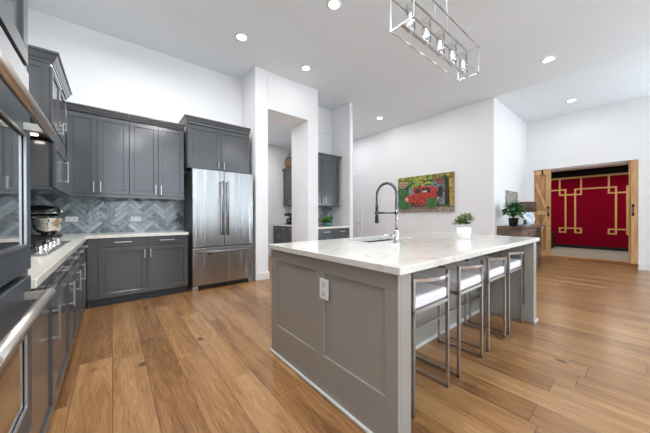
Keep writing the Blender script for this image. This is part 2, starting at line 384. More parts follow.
# theatre room
RX = 12.0
b = MB().box(RX, RX+0.1, -1.5, 3.6, 0.0, 2.34); struct('wall_theatre_red', b, RED)
b = MB().box(8.7, RX, -1.6, -1.5, 0, 2.62).box(8.7, RX, 3.6, 3.7, 0, 2.62).box(RX, RX+0.1, -1.5, 3.6, 2.34, 2.62); struct('wall_theatre_side', b, THB)
b = MB().box(8.7, RX+0.1, -1.6, 3.7, 2.62, 2.7); struct('ceiling_theatre', b, THB)
b = MB().box(RX-0.03, RX, -1.5, 3.6, 0.004, 0.10); struct('baseboard_theatre', b, THB)
# gold fretwork on the red wall: one applied moulding set
b = MB(); t = 0.022; XA, XB = RX-0.022, RX-0.001
def gh(y0, y1, z): b.box(XA, XB, min(y0, y1)-t, max(y0, y1)+t, z-t, z+t)
def gv(y, z0, z1): b.box(XA-0.001, XB, y-t, y+t, z0, z1)
b.box(XA-0.004, XB, -1.45, 3.55, 2.325, 2.385)
gh(1.67, 3.0, 1.965); gv(1.82, 1.79, 2.33); gh(1.82, 1.29, 1.79); gv(1.29, 1.79, 2.33)
gv(1.67, 0.52, 1.965); gv(1.43, 0.52, 1.965); gh(1.43, 0.52, 1.965)
gv(0.67, 1.79, 2.33); gh(0.67, 0.15, 1.79); gv(0.15, 1.79, 2.33); gv(0.52, 0.52, 1.965); gv(0.29, 0.52, 1.965); gh(0.29, -1.1, 1.965)
gh(1.82, 1.67, 0.52); gv(1.82, 0.52, 0.66); gh(1.82, 1.29, 0.66); gv(1.29, 0.52, 0.66); gh(1.43, 1.29, 0.52)
gh(0.67, 0.52, 0.52); gv(0.67, 0.52, 0.66); gh(0.67, 0.15, 0.66); gv(0.15, 0.52, 0.66); gh(0.29, 0.15, 0.52)
single('gold_fretwork_moulding', b, GOLD, (XA, 1.2, 0.5), 'gold square-knot fretwork moulding on the deep red wall', 'wall moulding')
# header board with track behind the barn doors
b = MB().box(8.30, 8.70, 0.056, 1.725, 2.195, 2.215); struct('trim_2', b, TRIM)
# baseboards
def bb(name, *boxes):
    b = MB()
    for q in boxes: b.box(*q)
    struct('baseboard_'+name, b, TRIM, bevel=0.004)
bb('pantry_front', (1.865, 2.115, 4.105, 4.12, 0, 0.125), (2.10, 2.115, 4.12, 4.72, 0, 0.125), (2.935, 2.95, 4.12, 4.72, 0, 0.125), (2.935, 3.2, 4.105, 4.12, 0, 0.125))
bb('pantry', (1.3, 3.4, 6.435, 6.45, 0, 0.125))
bb('hallway', (4.1, 4.215, 4.115, 4.13, 0, 0.125), (4.2, 4.215, 4.13, 7.0, 0, 0.125))
bb('art', (5.84, 5.854, 1.866, 5.36, 0, 0.125), (5.84, 8.17, 1.852, 1.866, 0, 0.125))
bb('right', (8.155, 8.17, -4.5, 0.056, 0, 0.13), (8.155, 8.17, 1.725, 1.852, 0, 0.13))

# herringbone backsplashes
def clip(poly, x0, x1, y0, y1):
    def cut(P, f):
        out = []
        for i in range(len(P)):
            a, c = P[i], P[(i+1) % len(P)]; fa, fc = f(a), f(c)
            if fa >= 0: out.append(a)
            if fa*fc < 0: t = fa/(fa-fc); out.append((a[0]+(c[0]-a[0])*t, a[1]+(c[1]-a[1])*t))
        return out
    for f in (lambda p: p[0]-x0, lambda p: x1-p[0], lambda p: p[1]-y0, lambda p: y1-p[1]):
        poly = cut(poly, f)
        if len(poly) < 3: return None
    return poly
def herring(name, u0, u1, z0, z1, place, L=0.215, n=4, off=0.0):
    W = L/n; g = 0.0022; b = MB(); c45 = math.sqrt(0.5)
    b.add([place(u, z, 0.001) for u, z in ((u0, z0), (u1, z0), (u1, z1), (u0, z1))], [(0, 1, 2, 3)], 1)
    for i in range(-40, 60):
        for j in range(-14, 16):
            for k in (0, 1):
                # classic herringbone lattice
                bx = i*W + j*L*1.0 + 0.0; by = i*W - j*L*1.0
                if k == 0: q = (bx, by, bx+L, by+W)
                else: q = (bx, by+W, bx+W, by+W+L)
                q = (q[0]+g, q[1]+g, q[2]-g, q[3]-g)
                P = [((x-y)*c45+(u0+u1)/2+off, (x+y)*c45+z0-0.4) for x, y in ((q[0], q[1]), (q[2], q[1]), (q[2], q[3]), (q[0], q[3]))]
                P = clip(P, u0, u1, z0, z1)
                if not P: continue
                cx = sum(p[0] for p in P)/len(P); cy = sum(p[1] for p in P)/len(P)
                ta, tb = random.uniform(-0.03, 0.03), random.uniform(-0.05, 0.03)
                vs = [place(px, py, 0.008+(px-cx)*ta+(py-cy)*tb) for px, py in P]+[place(px, py, 0.001) for px, py in P]
                m_ = len(P)
                b.add(vs, [tuple(range(m_))]+[(a, (a+1) % m_, m_+(a+1) % m_, m_+a) for a in range(m_)], 0)
    o = struct(name, b, [TILE, GROUT]); return o
herring('wall_back_tile', -0.85, 0.90, 0.863, 1.36, lambda u, z, d: (u, 4.709-d, z), off=0.03)
herring('wall_left_tile', 1.40, 4.70, 0.863, 1.36, lambda u, z, d: (-0.85+d, u, z))
herring('wall_niche_tile', 3.2, 4.1, 0.863, 1.36, lambda u, z, d: (u, 4.744-d, z))

# ------------------------------------------------------------------ cabinet helpers
class Face:
    """vertical plane: origin o, width direction u, outward normal n"""
    def __init__(s, kind, pos):
        s.kind, s.pos = kind, pos   # kind: '-y', '+x', '-x', '+y'
    def box(s, mb, u0, u1, z0, z1, d0, d1, mi=0):
        k, p = s.kind, s.pos
        if k == '-y': mb.box(u0, u1, p-d1, p-d0, z0, z1, mi)
        elif k == '+y': mb.box(u0, u1, p+d0, p+d1, z0, z1, mi)
        elif k == '+x': mb.box(p+d0, p+d1, u0, u1, z0, z1, mi)
        else: mb.box(p-d1, p-d0, u0, u1, z0, z1, mi)
def shaker(F, u0, u1, z0, z1, fr=0.055, th=0.02, rec=0.009):
    b = MB(); F.box(b, u0, u1, z1-fr, z1, 0, th); F.box(b, u0, u1, z0, z0+fr, 0, th)
    F.box(b, u0, u0+fr, z0+fr, z1-fr, 0, th); F.box(b, u1-fr, u1, z0+fr, z1-fr, 0, th)
    F.box(b, u0+fr, u1-fr, z0+fr, z1-fr, 0, th-rec)
    return b
def pull(F, u, z, length, vertical, off=0.02, out=0.032, t=0.010):
    b = MB(); h = length/2
    if vertical:
        F.box(b, u-t/2, u+t/2, z-h, z+h, off+out-t, off+out)
        for s in (-1, 1): F.box(b, u-t/2, u+t/2, z+s*(h-0.018)-t/2, z+s*(h-0.018)+t/2, off, off+out-t)
    else:
        F.box(b, u-h, u+h, z-t/2, z+t/2, off+out-t, off+out)
        for s in (-1, 1): F.box(b, u+s*(h-0.018)-t/2, u+s*(h-0.018)+t/2, z-t/2, z+t/2, off, off+out-t)
    return b
def door_part(F, root, u0, u1, z0, z1, hu=None, hz=None, hl=0.14, name='door', vertical=True, fr=0.055, m=None):
    g = 0.0025
    d = obj(name, shaker(F, u0+g, u1-g, z0+g, z1-g, fr), m or CAB, root, bevel=0.002, seg=1)
    if hu is not None: obj('handle', pull(F, hu, hz, hl, vertical), STEEL2, d, bevel=0.001, seg=1)
    return d
def crown_profile(h=0.09, o=0.055):
    return [(0, 0), (0.008, 0), (0.012, h*0.2), (0.022, h*0.35), (o*0.8, h*0.78), (o, h*0.8), (o, h), (0, h)]
def crown(path, z0, h=0.09, o=0.055):
    """path of (x, y, miter dx, miter dy): the profile is swept with its outward direction given per point"""
    prof = crown_profile(h, o); b = MB(); n = len(prof); vs = []
    for x, y, dx, dy in path: vs += [(x+dx*a, y+dy*a, z0+c) for a, c in prof]
    fs = []
    for i in range(len(path)-1):
        for k in range(n): fs.append((i*n+k, i*n+(k+1) % n, (i+1)*n+(k+1) % n, (i+1)*n+k))
    fs += [tuple(range(n)), tuple((len(path)-1)*n+k for k in range(n))]
    return b.add(vs, fs)

ZT = 0.863; ZS = 0.827   # worktop top and underside
# ------------------------------------------------------------------ left run: base cabinets (faces +X)
FL = Face('+x', -0.249)
def left_base(label, y0, y1, doors, drawers, filler=None):
    t = thing('base_cabinet', label, 'base cabinet', (-0.55, (y0+y1)/2, 0), 'base cabinets under the left worktop')
    b = MB().box(-0.845, -0.249, y0, y1, 0.095, ZS-0.002); obj('body', b, CAB, t)
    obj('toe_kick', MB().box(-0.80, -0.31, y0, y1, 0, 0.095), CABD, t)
    for (a, c, hu) in doors: door_part(FL, t, a, c, 0.10, 0.705, hu, 0.56, 0.17)
    for (a, c) in drawers: door_part(FL, t, a, c, 0.715, ZS-0.012, (a+c)/2, 0.772, 0.16, 'drawer', False, fr=0.03)
    return t
left_base('charcoal base cabinet on the left, next to the wall ovens', 1.412, 1.91, [(1.415, 1.91, 1.84)], [(1.415, 1.91)])
left_base('charcoal base cabinet on the left under the near half of the gas cooktop', 1.912, 2.56, [(1.912, 2.56, 2.49)], [(1.912, 2.56)])
left_base('wide two-door charcoal base cabinet under the far half of the gas cooktop', 2.562, 3.46, [(2.562, 3.01, 2.95), (3.01, 3.46, 3.40)], [(2.562, 3.01), (3.01, 3.46)])
left_base('charcoal corner base cabinet on the left, below the stand mixer', 3.462, 4.095, [(3.462, 4.02, None)], [(3.462, 4.02)])
# back run base cabinet (faces -Y)
FB = Face('-y', 4.12)
t = thing('base_cabinet', 'wide charcoal base cabinet with two drawers and two doors left of the refrigerator', 'base cabinet', (0.35, 4.4, 0), 'base cabinets on the back wall')
obj('body', MB().box(-0.225, 0.838, 4.12, 4.70, 0.095, ZS-0.002), CAB, t)
obj('filler_panel', MB().box(-0.225, -0.132, 4.102, 4.12, 0.10, ZS-0.004), CAB, t)
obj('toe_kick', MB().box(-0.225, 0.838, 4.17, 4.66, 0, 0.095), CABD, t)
door_part(FB, t, -0.13, 0.358, 0.10, 0.705, 0.328, 0.61, 0.11); door_part(FB, t, 0.36, 0.836, 0.10, 0.705, 0.392, 0.61, 0.11)
door_part(FB, t, -0.13, 0.358, 0.715, ZS-0.012, 0.11, 0.772, 0.17, 'drawer', False, 0.03); door_part(FB, t, 0.36, 0.836, 0.715, ZS-0.012, 0.58, 0.772, 0.17, 'drawer', False, 0.03)
# L worktop
b = MB().prism([(-0.84, 1.412), (-0.215, 1.412), (-0.215, 4.08), (0.842, 4.08), (0.842, 4.698), (-0.84, 4.698)], ZS, ZT, 'z')
single('countertop', b, QZL, (0, 4.4, ZS), 'cream quartz L-shaped worktop along the left and back walls', 'countertop', bevel=0.003)

# ------------------------------------------------------------------ upper cabinets on the back wall
FU = Face('-y', 4.38)
def upper(label, x0, x1, xm, h1, h2):
    t = thing('wall_cabinet', label, 'wall cabinet', ((x0+x1)/2, 4.55, 1.345), 'tall upper cabinets on the back wall')
    obj('body', MB().box(x0, x1, 4.38, 4.708, 1.362, 2.40), CAB, t)
    obj('light_rail', MB().box(x0, x1, 4.362, 4.385, 1.335, 1.37), CAB, t)
    door_part(FU, t, x0, xm, 1.372, 2.36, h1, 1.46, 0.13); door_part(FU, t, xm, x1, 1.372, 2.36, h2, 1.46, 0.13)
    obj('crown_moulding', crown([(x0, 4.36, 0, -1), (x1, 4.36, 0, -1)], 2.372, 0.078, 0.04), CAB, t)
    return t
upper('charcoal double-door wall cabinet in the back wall corner', -0.418, 0.182, -0.142, -0.175, -0.108)
upper('charcoal double-door wall cabinet beside the refrigerator', 0.184, 0.842, 0.512, 0.480, 0.545)

# ------------------------------------------------------------------ cabinets above the left worktop
FT = Face('+x', -0.44)
t = thing('wall_cabinet', 'tall charcoal cabinet rising above the others in the left corner', 'wall cabinet', (-0.64, 3.9, 1.785), 'cabinets over the left worktop')
obj('body', MB().box(-0.848, -0.44, 3.45, 4.36, 1.80, 2.50), CAB, t)
obj('side_panel', shaker(Face('-y', 3.452), -0.84, -0.44, 1.80, 2.49, 0.05, 0.012, 0.006), CAB, t)
obj('bottom_rail', MB().box(-0.44, -0.42, 3.44, 4.355, 1.785, 1.912), CAB, t)
door_part(FT, t, 3.45, 3.90, 1.932, 2.47, 3.86, 2.0, 0.12); door_part(FT, t, 3.90, 4.352, 1.932, 2.47, 4.10, 2.09, 0.11)
obj('crown_moulding', crown([(-0.845, 3.44, 0, -1), (-0.42, 3.44, 1, -1), (-0.42, 4.37, 1, 1), (-0.845, 4.37, 0, 1)], 2.485, 0.105, 0.05), CAB, t)
t = thing('wall_cabinet', 'small charcoal single-door cabinet under the tall corner cabinet', 'wall cabinet', (-0.64, 3.9, 1.34), 'cabinets over the left worktop')
obj('body', MB().box(-0.845, -0.446, 3.452, 4.355, 1.365, 1.778), CAB, t)
obj('bottom_shelf', MB().box(-0.845, -0.425, 3.45, 4.355, 1.338, 1.362), CAB, t)
obj('black_reveal', MB().box(-0.446, -0.422, 3.458, 4.35, 1.365, 1.775), BLACKM, t)  # black box stands in for the shade in the gap behind the door
door_part(Face('+x', -0.422), t, 3.452, 4.352, 1.352, 1.775, 4.06, 1.58, 0.24)
# range hood over the cooktop
t = thing('range_hood', 'charcoal range hood with a glowing underside lamp over the cooktop', 'range hood', (-0.63, 2.8, 1.785), None)
obj('canopy', MB().box(-0.845, -0.44, 2.15, 3.44, 1.80, 1.915), CAB, t)
obj('front_rail', MB().box(-0.44, -0.42, 2.15, 3.438, 1.785, 1.912), CAB, t, bevel=0.002)
obj('filter', MB().box(-0.82, -0.46, 2.3, 3.15, 1.794, 1.80), BLACKM, t)
ll = obj('lamp', MB().lathe([(0.0, 1.792), (0.028, 1.792), (0.028, 1.800)], -0.52, 3.33), HOODL, t)
area('hood_lamp_light', (-0.525, 3.30, 1.788), 0.07, 0.3, (0, 0, 0), (1, 0.93, 0.82), shape='DISK')

# ------------------------------------------------------------------ oven tower
t = thing('oven_cabinet', 'tall charcoal cabinet housing the wall ovens at the left edge', 'tall cabinet', (-0.54, 1.0, 0))
XT = -0.235
obj('body', MB().box(-0.845, XT-0.02, 0.50, 1.40, 0.095, 2.6), CAB, t)
obj('toe_kick', MB().box(-0.80, -0.33, 0.50, 1.40, 0, 0.095), CABD, t)
obj('face_frame', MB().box(XT-0.02, XT, 1.245, 1.405, 0.10, 2.6).box(XT-0.02, XT, 0.50, 0.56, 0.10, 2.6).box(XT-0.02, XT, 0.56, 1.245, 1.53, 1.60).box(XT-0.02, XT, 0.56, 1.245, 0.10, 0.45), CAB, t, bevel=0.002)
FO = Face('+x', XT)
obj('black_gap_strip', MB().box(XT, XT+0.003, 0.56, 1.32, 1.534, 1.546).box(XT, XT+0.003, 0.56, 1.32, 1.574, 1.586), BLACKM, t)  # black strips laid on the frame as the shade of the gaps
door_part(FO, t, 0.50, 0.93, 1.59, 2.5, 0.88, 1.72, 0.15); door_part(FO, t, 0.93, 1.305, 1.59, 2.5, 0.985, 1.78, 0.13)
door_part(FO, t, 0.52, 1.34, 0.11, 0.43, 0.93, 0.33, 0.2, 'drawer', False, 0.05)
def oven(label, z0, z1, zh, g0, g1, panel):
    t = thing('wall_oven', label, 'oven', (-0.54, 0.87, z0), 'built-in ovens in the tall cabinet')
    obj('chassis', MB().box(-0.80, XT+0.004, 0.565, 1.24, z0+0.005, z1-0.005), BLACKM, t)
    b = MB(); X0, X1 = XT+0.005, -0.19; y0, y1 = 0.57, 1.175
    zt = z1-panel if panel else z1
    b.box(X0, X1, y0, y1, z0+0.01, g0).box(X0, X1, y0, y1, g1, zt).box(X0, X1, y0, y0+0.065, g0, g1).box(X0, X1, y1-0.065, y1, g0, g1)
    d = obj('door', b, STEELD, t, bevel=0.003)
    obj('window', MB().box(X0+0.01, X1-0.004, y0+0.065, y1-0.065, g0, g1), DARKGLASS, d)
    fr = MB()
    fr.box(X1-0.002, X1+0.003, y0+0.06, y1-0.062, g1-0.004, g1+0.004).box(X1-0.002, X1+0.003, y0+0.06, y1-0.062, g0-0.004, g0+0.004).box(X1-0.002, X1+0.003, y1-0.069, y1-0.062, g0, g1)
    obj('window_trim', fr, STEEL2, d)
    h = MB().tube([(-0.143, y0+0.06, zh), (-0.143, y1-0.06, zh)], 0.0125, 16)
    for y in (y0+0.075, y1-0.075): h.bar((X1, y, zh), (-0.15, y, zh), 0.014, 0.02)
    obj('handle', h, SATIN, d)
    if panel:
        obj('control_panel', MB().box(X0, X1-0.004, y0, y1+0.01, zt+0.006, z1-0.004), DARKGLASS, t, bevel=0.002)
SATIN = mat('satin_handle_steel', (196, 190, 182), 0.38, 1.0)
STEELD = mat('dark_oven_door_enamel', (66, 72, 78), 0.42, 0.0, spec=0.35)
oven('upper black-glass wall oven with a thick round steel handle', 0.925, 1.53, 1.345, 1.01, 1.323, 0.125)
oven('lower black-glass wall oven just under the upper one', 0.45, 0.915, 0.868, 0.55, 0.76, 0)

# ------------------------------------------------------------------ cooktop
t = thing('gas_cooktop', 'stainless gas cooktop with black grates set in the left worktop', 'cooktop', (-0.55, 2.7, ZT))
obj('pan', MB().box(-0.80, -0.285, 2.17, 3.22, ZT, ZT+0.012), STEEL2, t, bevel=0.004)
for gy in (2.22, 2.57, 2.92):
    b = MB(); x0, x1, y0, y1, z = -0.77, -0.40, gy, gy+0.27, ZT+0.045
    for x in (x0, x1, (x0+x1)/2): b.bar((x, y0, z), (x, y1, z), 0.012)
    for y in (y0, y1, (y0+y1)/2): b.bar((x0, y, z), (x1, y, z), 0.012)
    for x in (x0, x1):
        for y in (y0, y1): b.bar((x, y, ZT+0.010), (x, y, z), 0.012)
    obj('grate', b, BLACKM, t)
    for x in (-0.68, -0.49): obj('burner', MB().lathe([(0, ZT+0.032), (0.035, ZT+0.032), (0.042, ZT+0.022), (0.05, ZT+0.011)], x, gy+0.135), BLACKM, t)
for y in (2.28, 2.44, 2.60, 2.76, 2.92):
    obj('knob', MB().lathe([(0, ZT+0.046), (0.018, ZT+0.046), (0.021, ZT+0.040), (0.021, ZT+0.018), (0.026, ZT+0.012)], -0.335, y, 18), CHROME, t)

# ------------------------------------------------------------------ stand mixer
t = thing('stand_mixer', 'black tilt-head stand mixer with a steel bowl in the left corner', 'stand mixer', (-0.55, 4.08, ZT))
mx, my = -0.545, 4.08
def sect(pts, n=20):
    """pts: (x, z, half width y, half height z) rounded sections joined along x"""
    b = MB(); vs = []
    for x, z, a, h in pts: vs += [(x, my+a*math.cos(2*PI*k/n), z+h*math.sin(2*PI*k/n)) for k in range(n)]
    fs = [(i*n+k, i*n+(k+1) % n, (i+1)*n+(k+1) % n, (i+1)*n+k) for i in range(len(pts)-1) for k in range(n)]
    b.add(vs, fs, 0, True); b.add(vs[:n], [tuple(range(n))]); b.add(vs[-n:], [tuple(range(n))]); return b
zb = ZT
obj('head', sect([(mx-0.215, zb+0.275, 0.02, 0.02), (mx-0.205, zb+0.275, 0.05, 0.045), (mx-0.15, zb+0.28, 0.066, 0.06), (mx-0.03, zb+0.288, 0.068, 0.062), (mx+0.06, zb+0.283, 0.062, 0.056), (mx+0.095, zb+0.278, 0.045, 0.042), (mx+0.105, zb+0.277, 0.02, 0.02)]), BLACK, t)
obj('trim_band', sect([(mx-0.205, zb+0.262, 0.055, 0.008), (mx-0.1, zb+0.262, 0.070, 0.009), (mx+0.06, zb+0.262, 0.068, 0.009), (mx+0.10, zb+0.264, 0.046, 0.007)]), CHROME, t)
obj('column', MB().prism([(mx-0.20, my-0.045), (mx-0.11, my-0.055), (mx-0.11, my+0.055), (mx-0.20, my+0.045)], zb+0.02, zb+0.25, 'z'), BLACK, t, bevel=0.02, seg=3)
obj('base', MB().prism([(mx-0.21, my-0.07), (mx-0.13, my-0.09), (mx+0.07, my-0.10), (mx+0.12, my-0.06), (mx+0.12, my+0.06), (mx+0.07, my+0.10), (mx-0.13, my+0.09), (mx-0.21, my+0.07)], zb, zb+0.03, 'z'), BLACK, t, bevel=0.01, seg=3)
obj('bowl', MB().lathe([(0.05, zb+0.03), (0.055, zb+0.045), (0.085, zb+0.06), (0.108, zb+0.10), (0.115, zb+0.15), (0.115, zb+0.205), (0.119, zb+0.208), (0.113, zb+0.208), (0.111, zb+0.15), (0.10, zb+0.10), (0.0, zb+0.06)], mx+0.01, my, 36), BOWLM, t)
obj('beater', MB().tube([(mx+0.01, my, zb+0.24), (mx+0.01, my, zb+0.12)], 0.010), STEEL2, t)
obj('knob', MB().tube([(mx+0.10, my, zb+0.278), (mx+0.122, my, zb+0.278)], 0.014), CHROME, t)
hh = MB().tube([(mx+0.03, my-0.118, zb+0.19), (mx+0.035, my-0.155, zb+0.185), (mx+0.035, my-0.165, zb+0.15), (mx+0.03, my-0.15, zb+0.11), (mx+0.025, my-0.110, zb+0.10)], 0.007)
obj('bowl_handle', hh, CHROME, t)

# ------------------------------------------------------------------ outlets
def outlet(label, F, u0, u1, z0, z1, loc, group=None, slots='h', cat='outlet'):
    b = MB(); F.box(b, u0, u1, z0, z1, 0, 0.006)
    t = thing('wall_outlet', label, cat, loc, group)
    obj('cover_plate', b, PLASTIC, t, bevel=0.002)
    um, zm = (u0+u1)/2, (z0+z1)/2
    for s in (-1, 1):
        b = MB()
        if slots == 'h': F.box(b, um+s*0.027-0.014, um+s*0.027+0.014, zm-0.010, zm+0.010, 0.006, 0.0075)
        else: F.box(b, um-0.012, um+0.012, zm+s*0.026-0.015, zm+s*0.026+0.015, 0.006, 0.0075)
        obj('socket', b, PLASTICD, t)
outlet('white double outlet on the dark tiles right beside the stand mixer', Face('-y', 4.696), -0.462, -0.342, 1.022, 1.085, (-0.40, 4.696, 1.022), 'outlets in the backsplash')
outlet('white double outlet on the bluish tiles halfway to the refrigerator', Face('-y', 4.696), 0.212, 0.334, 1.020, 1.083, (0.27, 4.696, 1.02), 'outlets in the backsplash')

# ------------------------------------------------------------------ refrigerator
t = thing('refrigerator', 'stainless french-door refrigerator with a bottom freezer drawer', 'refrigerator', (1.35, 4.4, 0))
obj('cabinet_body', MB().box(0.900, 1.802, 4.14, 4.69, 0.05, 1.765), mat('dark_grey_fridge_side', (92, 94, 96), 0.4, 0.5), t)
def fdoor(x0, x1, z0, z1, name):
    # slightly bowed stainless front
    n = 10; pts = []
    for i in range(n+1):
        u = i/n; pts.append((x0+(x1-x0)*u, 4.085-0.006*math.sin(PI*u)))
    poly = pts+[(x1, 4.138), (x0, 4.138)]
    return obj(name, MB().prism(poly, z0, z1, 'z'), STEEL, t, bevel=0.006, seg=3)
ym = 4.085
d1 = fdoor(0.892, 1.336, 0.632, 1.778, 'door'); d2 = fdoor(1.342, 1.806, 0.632, 1.778, 'door'); d3 = fdoor(0.892, 1.806, 0.075, 0.622, 'freezer_drawer')
for d, x in ((d1, 1.298), (d2, 1.382)):
    h = MB().tube([(x, 4.025, 0.80), (x, 4.025, 1.62)], 0.013, 14)
    for z in (0.83, 1.59): h.bar((x, 4.03, z), (x, 4.082, z), 0.018, 0.018)
    obj('handle', h, SPR_, d)
h = MB().tube([(0.95, 4.025, 0.565), (1.745, 4.025, 0.565)], 0.013, 14)
for x in (0.98, 1.715): h.bar((x, 4.03, 0.565), (x, 4.082, 0.565), 0.018, 0.018)
obj('handle', h, SPR_, d3)
obj('badge', MB().box(1.315, 1.385, 4.074, 4.0785, 0.20, 0.212), STEEL2, d3)
obj('label_plate', MB().box(1.10, 1.15, 4.074, 4.081, 0.515, 0.535), BLACK, d3)
for x in (0.93, 1.77): obj('foot', MB().box(x-0.04, x+0.04, 4.10, 4.20, 0, 0.06), STOOLM, t, bevel=0.004)
obj('grille', MB().box(0.97, 1.73, 4.13, 4.16, 0.015, 0.07), BLACKM, t)
obj('hinge_cover', MB().box(0.905, 0.97, 4.11, 4.2, 1.765, 1.79), BLACKM, t); obj('hinge_cover', MB().box(1.73, 1.795, 4.11, 4.2, 1.765, 1.79), BLACKM, t)
# cabinet above it
FF = Face('-y', 4.22)
t = thing('wall_cabinet', 'charcoal double-door cabinet above the refrigerator', 'wall cabinet', (1.33, 4.45, 1.80))
obj('body', MB().box(0.858, 1.80, 4.22, 4.705, 1.80, 2.47), CAB, t)
door_part(FF, t, 0.862, 1.33, 1.80, 2.44, 1.29, 1.88, 0.11); door_part(FF, t, 1.33, 1.798, 1.80, 2.44, 1.37, 1.88, 0.11)
obj('crown_moulding', crown([(0.858, 4.705, -1, 0), (0.858, 4.20, -1, -1), (1.80, 4.20, 0, -1)], 2.455, 0.095, 0.05), CAB, t)

# ------------------------------------------------------------------ butler's niche
FN = Face('-y', 4.16)
t = thing('base_cabinet', 'charcoal base cabinet with two drawers in the narrow niche', 'base cabinet', (3.65, 4.45, 0))
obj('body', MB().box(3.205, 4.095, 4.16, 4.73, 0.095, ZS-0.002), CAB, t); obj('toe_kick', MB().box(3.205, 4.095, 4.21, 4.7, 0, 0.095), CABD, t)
for a, c in ((3.21, 3.64), (3.645, 4.09)):
    door_part(FN, t, a, c, 0.66, ZS-0.012, (a+c)/2, 0.755, 0.15, 'drawer', False, 0.03); door_part(FN, t, a, c, 0.10, 0.65, (a+c)/2, 0.55, 0.12)
single('countertop', MB().box(3.203, 4.097, 4.125, 4.732, ZS, ZT), QZL, (3.65, 4.4, ZS), 'short white quartz worktop in the narrow niche', 'countertop', bevel=0.003)
FN2 = Face('-y', 4.42)
t = thing('wall_cabinet', 'charcoal wall cabinet in the narrow niche above the teal bowl plant', 'wall cabinet', (3.65, 4.55, 1.30))
obj('body', MB().box(3.205, 4.03, 4.42, 4.735, 1.31, 2.38), CAB, t)
door_part(FN2, t, 3.21, 3.575, 1.31, 2.36, 3.545, 1.42, 0.14); door_part(FN2, t, 3.575, 4.025, 1.31, 2.36, 3.61, 1.42, 0.14)
obj('crown_moulding', crown([(3.205, 4.40, 0, -1), (4.03, 4.40, 1, -1), (4.03, 4.735, 1, 0)], 2.365, 0.075, 0.045), CAB, t)

# ------------------------------------------------------------------ pantry cabinets (faces -X)
FP = Face('-x', 3.45)
t = thing('base_cabinet', 'charcoal base cabinet inside the pantry doorway', 'base cabinet', (3.8, 5.7, 0))
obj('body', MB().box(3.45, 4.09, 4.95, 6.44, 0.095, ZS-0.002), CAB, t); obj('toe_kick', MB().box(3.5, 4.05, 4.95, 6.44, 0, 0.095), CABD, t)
for k in range(4):
    a = 4.96+k*0.37; c = a+0.365
    door_part(FP, t, a, c, 0.66, ZS-0.012, (a+c)/2, 0.755, 0.10, 'drawer', False, 0.03); door_part(FP, t, a, c, 0.10, 0.65, c-0.05 if k % 2 == 0 else a+0.05, 0.55, 0.12)
single('countertop', MB().box(3.42, 4.095, 4.95, 6.445, ZS, ZT), QZL, (3.8, 5.7, ZS), 'white quartz worktop inside the pantry doorway', 'countertop', bevel=0.003)
FP2 = Face('-x', 3.77)
t = thing('wall_cabinet', 'charcoal wall cabinet inside the pantry doorway', 'wall cabinet', (3.93, 5.7, 1.35))
obj('body', MB().box(3.77, 4.09, 4.95, 6.44, 1.36, 2.34), CAB, t)
for k in range(4):
    a = 4.96+k*0.37; c = a+0.365; door_part(FP2, t, a, c, 1.36, 2.32, c-0.04 if k % 2 == 0 else a+0.04, 1.46, 0.12)
obj('crown_moulding', crown([(3.75, 4.95, -1, 0), (3.75, 6.44, -1, 0)], 2.325, 0.08, 0.045), CAB, t)
t = thing('wicker_basket', 'round-shouldered brown wicker basket on top of the pantry cabinet', 'basket', (3.86, 6.22, 2.405))
obj('basket_body', MB().lathe([(0, 2.405), (0.12, 2.405), (0.16, 2.490), (0.165, 2.590), (0.13, 2.710), (0.12, 2.710), (0.15, 2.590), (0, 2.430)], 3.86, 6.22), WICKER, t)
obj('handle', MB().tube([(3.86, 6.22+0.13*math.cos(a), 2.690+0.14*math.sin(a)) for a in [PI*i/12 for i in range(13)]], 0.010), WICKER, t)
t = thing('coffee_maker', 'black coffee maker on the pantry worktop', 'coffee maker', (3.62, 5.87, ZT))
obj('housing', MB().box(3.50, 3.74, 5.78, 5.96, ZT, ZT+0.03).box(3.64, 3.74, 5.78, 5.96, ZT+0.03, ZT+0.22).box(3.50, 3.74, 5.78, 5.96, ZT+0.22, ZT+0.30), BLACK, t, bevel=0.008)
obj('carafe', MB().lathe([(0, ZT+0.032), (0.05, ZT+0.032), (0.062, ZT+0.08), (0.055, ZT+0.15), (0.04, ZT+0.17)], 3.57, 5.87), DARKGLASS, t)
# light switch on the doorway's inner wall
b = MB(); b.box(2.944, 2.95, 4.33, 4.40, 1.26, 1.37)
t = thing('light_switch', 'white light switch on the inner wall of the pantry doorway', 'light switch', (2.947, 4.36, 1.26))
obj('cover_plate', b, PLASTIC, t, bevel=0.002); obj('rocker', MB().box(2.941, 2.945, 4.348, 4.382, 1.285, 1.345), PLASTIC, t)

# ------------------------------------------------------------------ hallway door on the art wall
b = MB()
X = 5.854
t = setp(bpy.data.objects.new('door_1', None), kind='structure'); COL.objects.link(t); t.location = (X, 5.85, 0)
b.box(X-0.02, X, 5.36, 5.44, 0, 2.40).box(X-0.02, X, 6.24, 6.32, 0, 2.40).box(X-0.02, X, 5.44, 6.24, 2.32, 2.40); obj('door_frame', b, TRIM, t, bevel=0.003)
b = MB().box(X-0.010, X, 5.44, 6.24, 0.01, 2.32)
F_ = Face('-x', X-0.010)
for u0, u1 in ((5.53, 5.80), (5.88, 6.15)):
    for z0, z1 in ((0.2, 1.0), (1.12, 1.75), (1.85, 2.2)):
        F_.box(b, u0, u1, z0, z1, 0, 0.012)
dl = obj('door_leaf', b, DOORW, t, bevel=0.003)
obj('door_knob', MB().lathe([(0, 0.055), (0.02, 0.05), (0.028, 0.035), (0.02, 0.018), (0.01, 0.012), (0.026, 0.0)], 0, 0).xf(lambda v: (X-0.012-v.z, 5.52+v.x, 0.88+v.y)), STEEL2, dl)

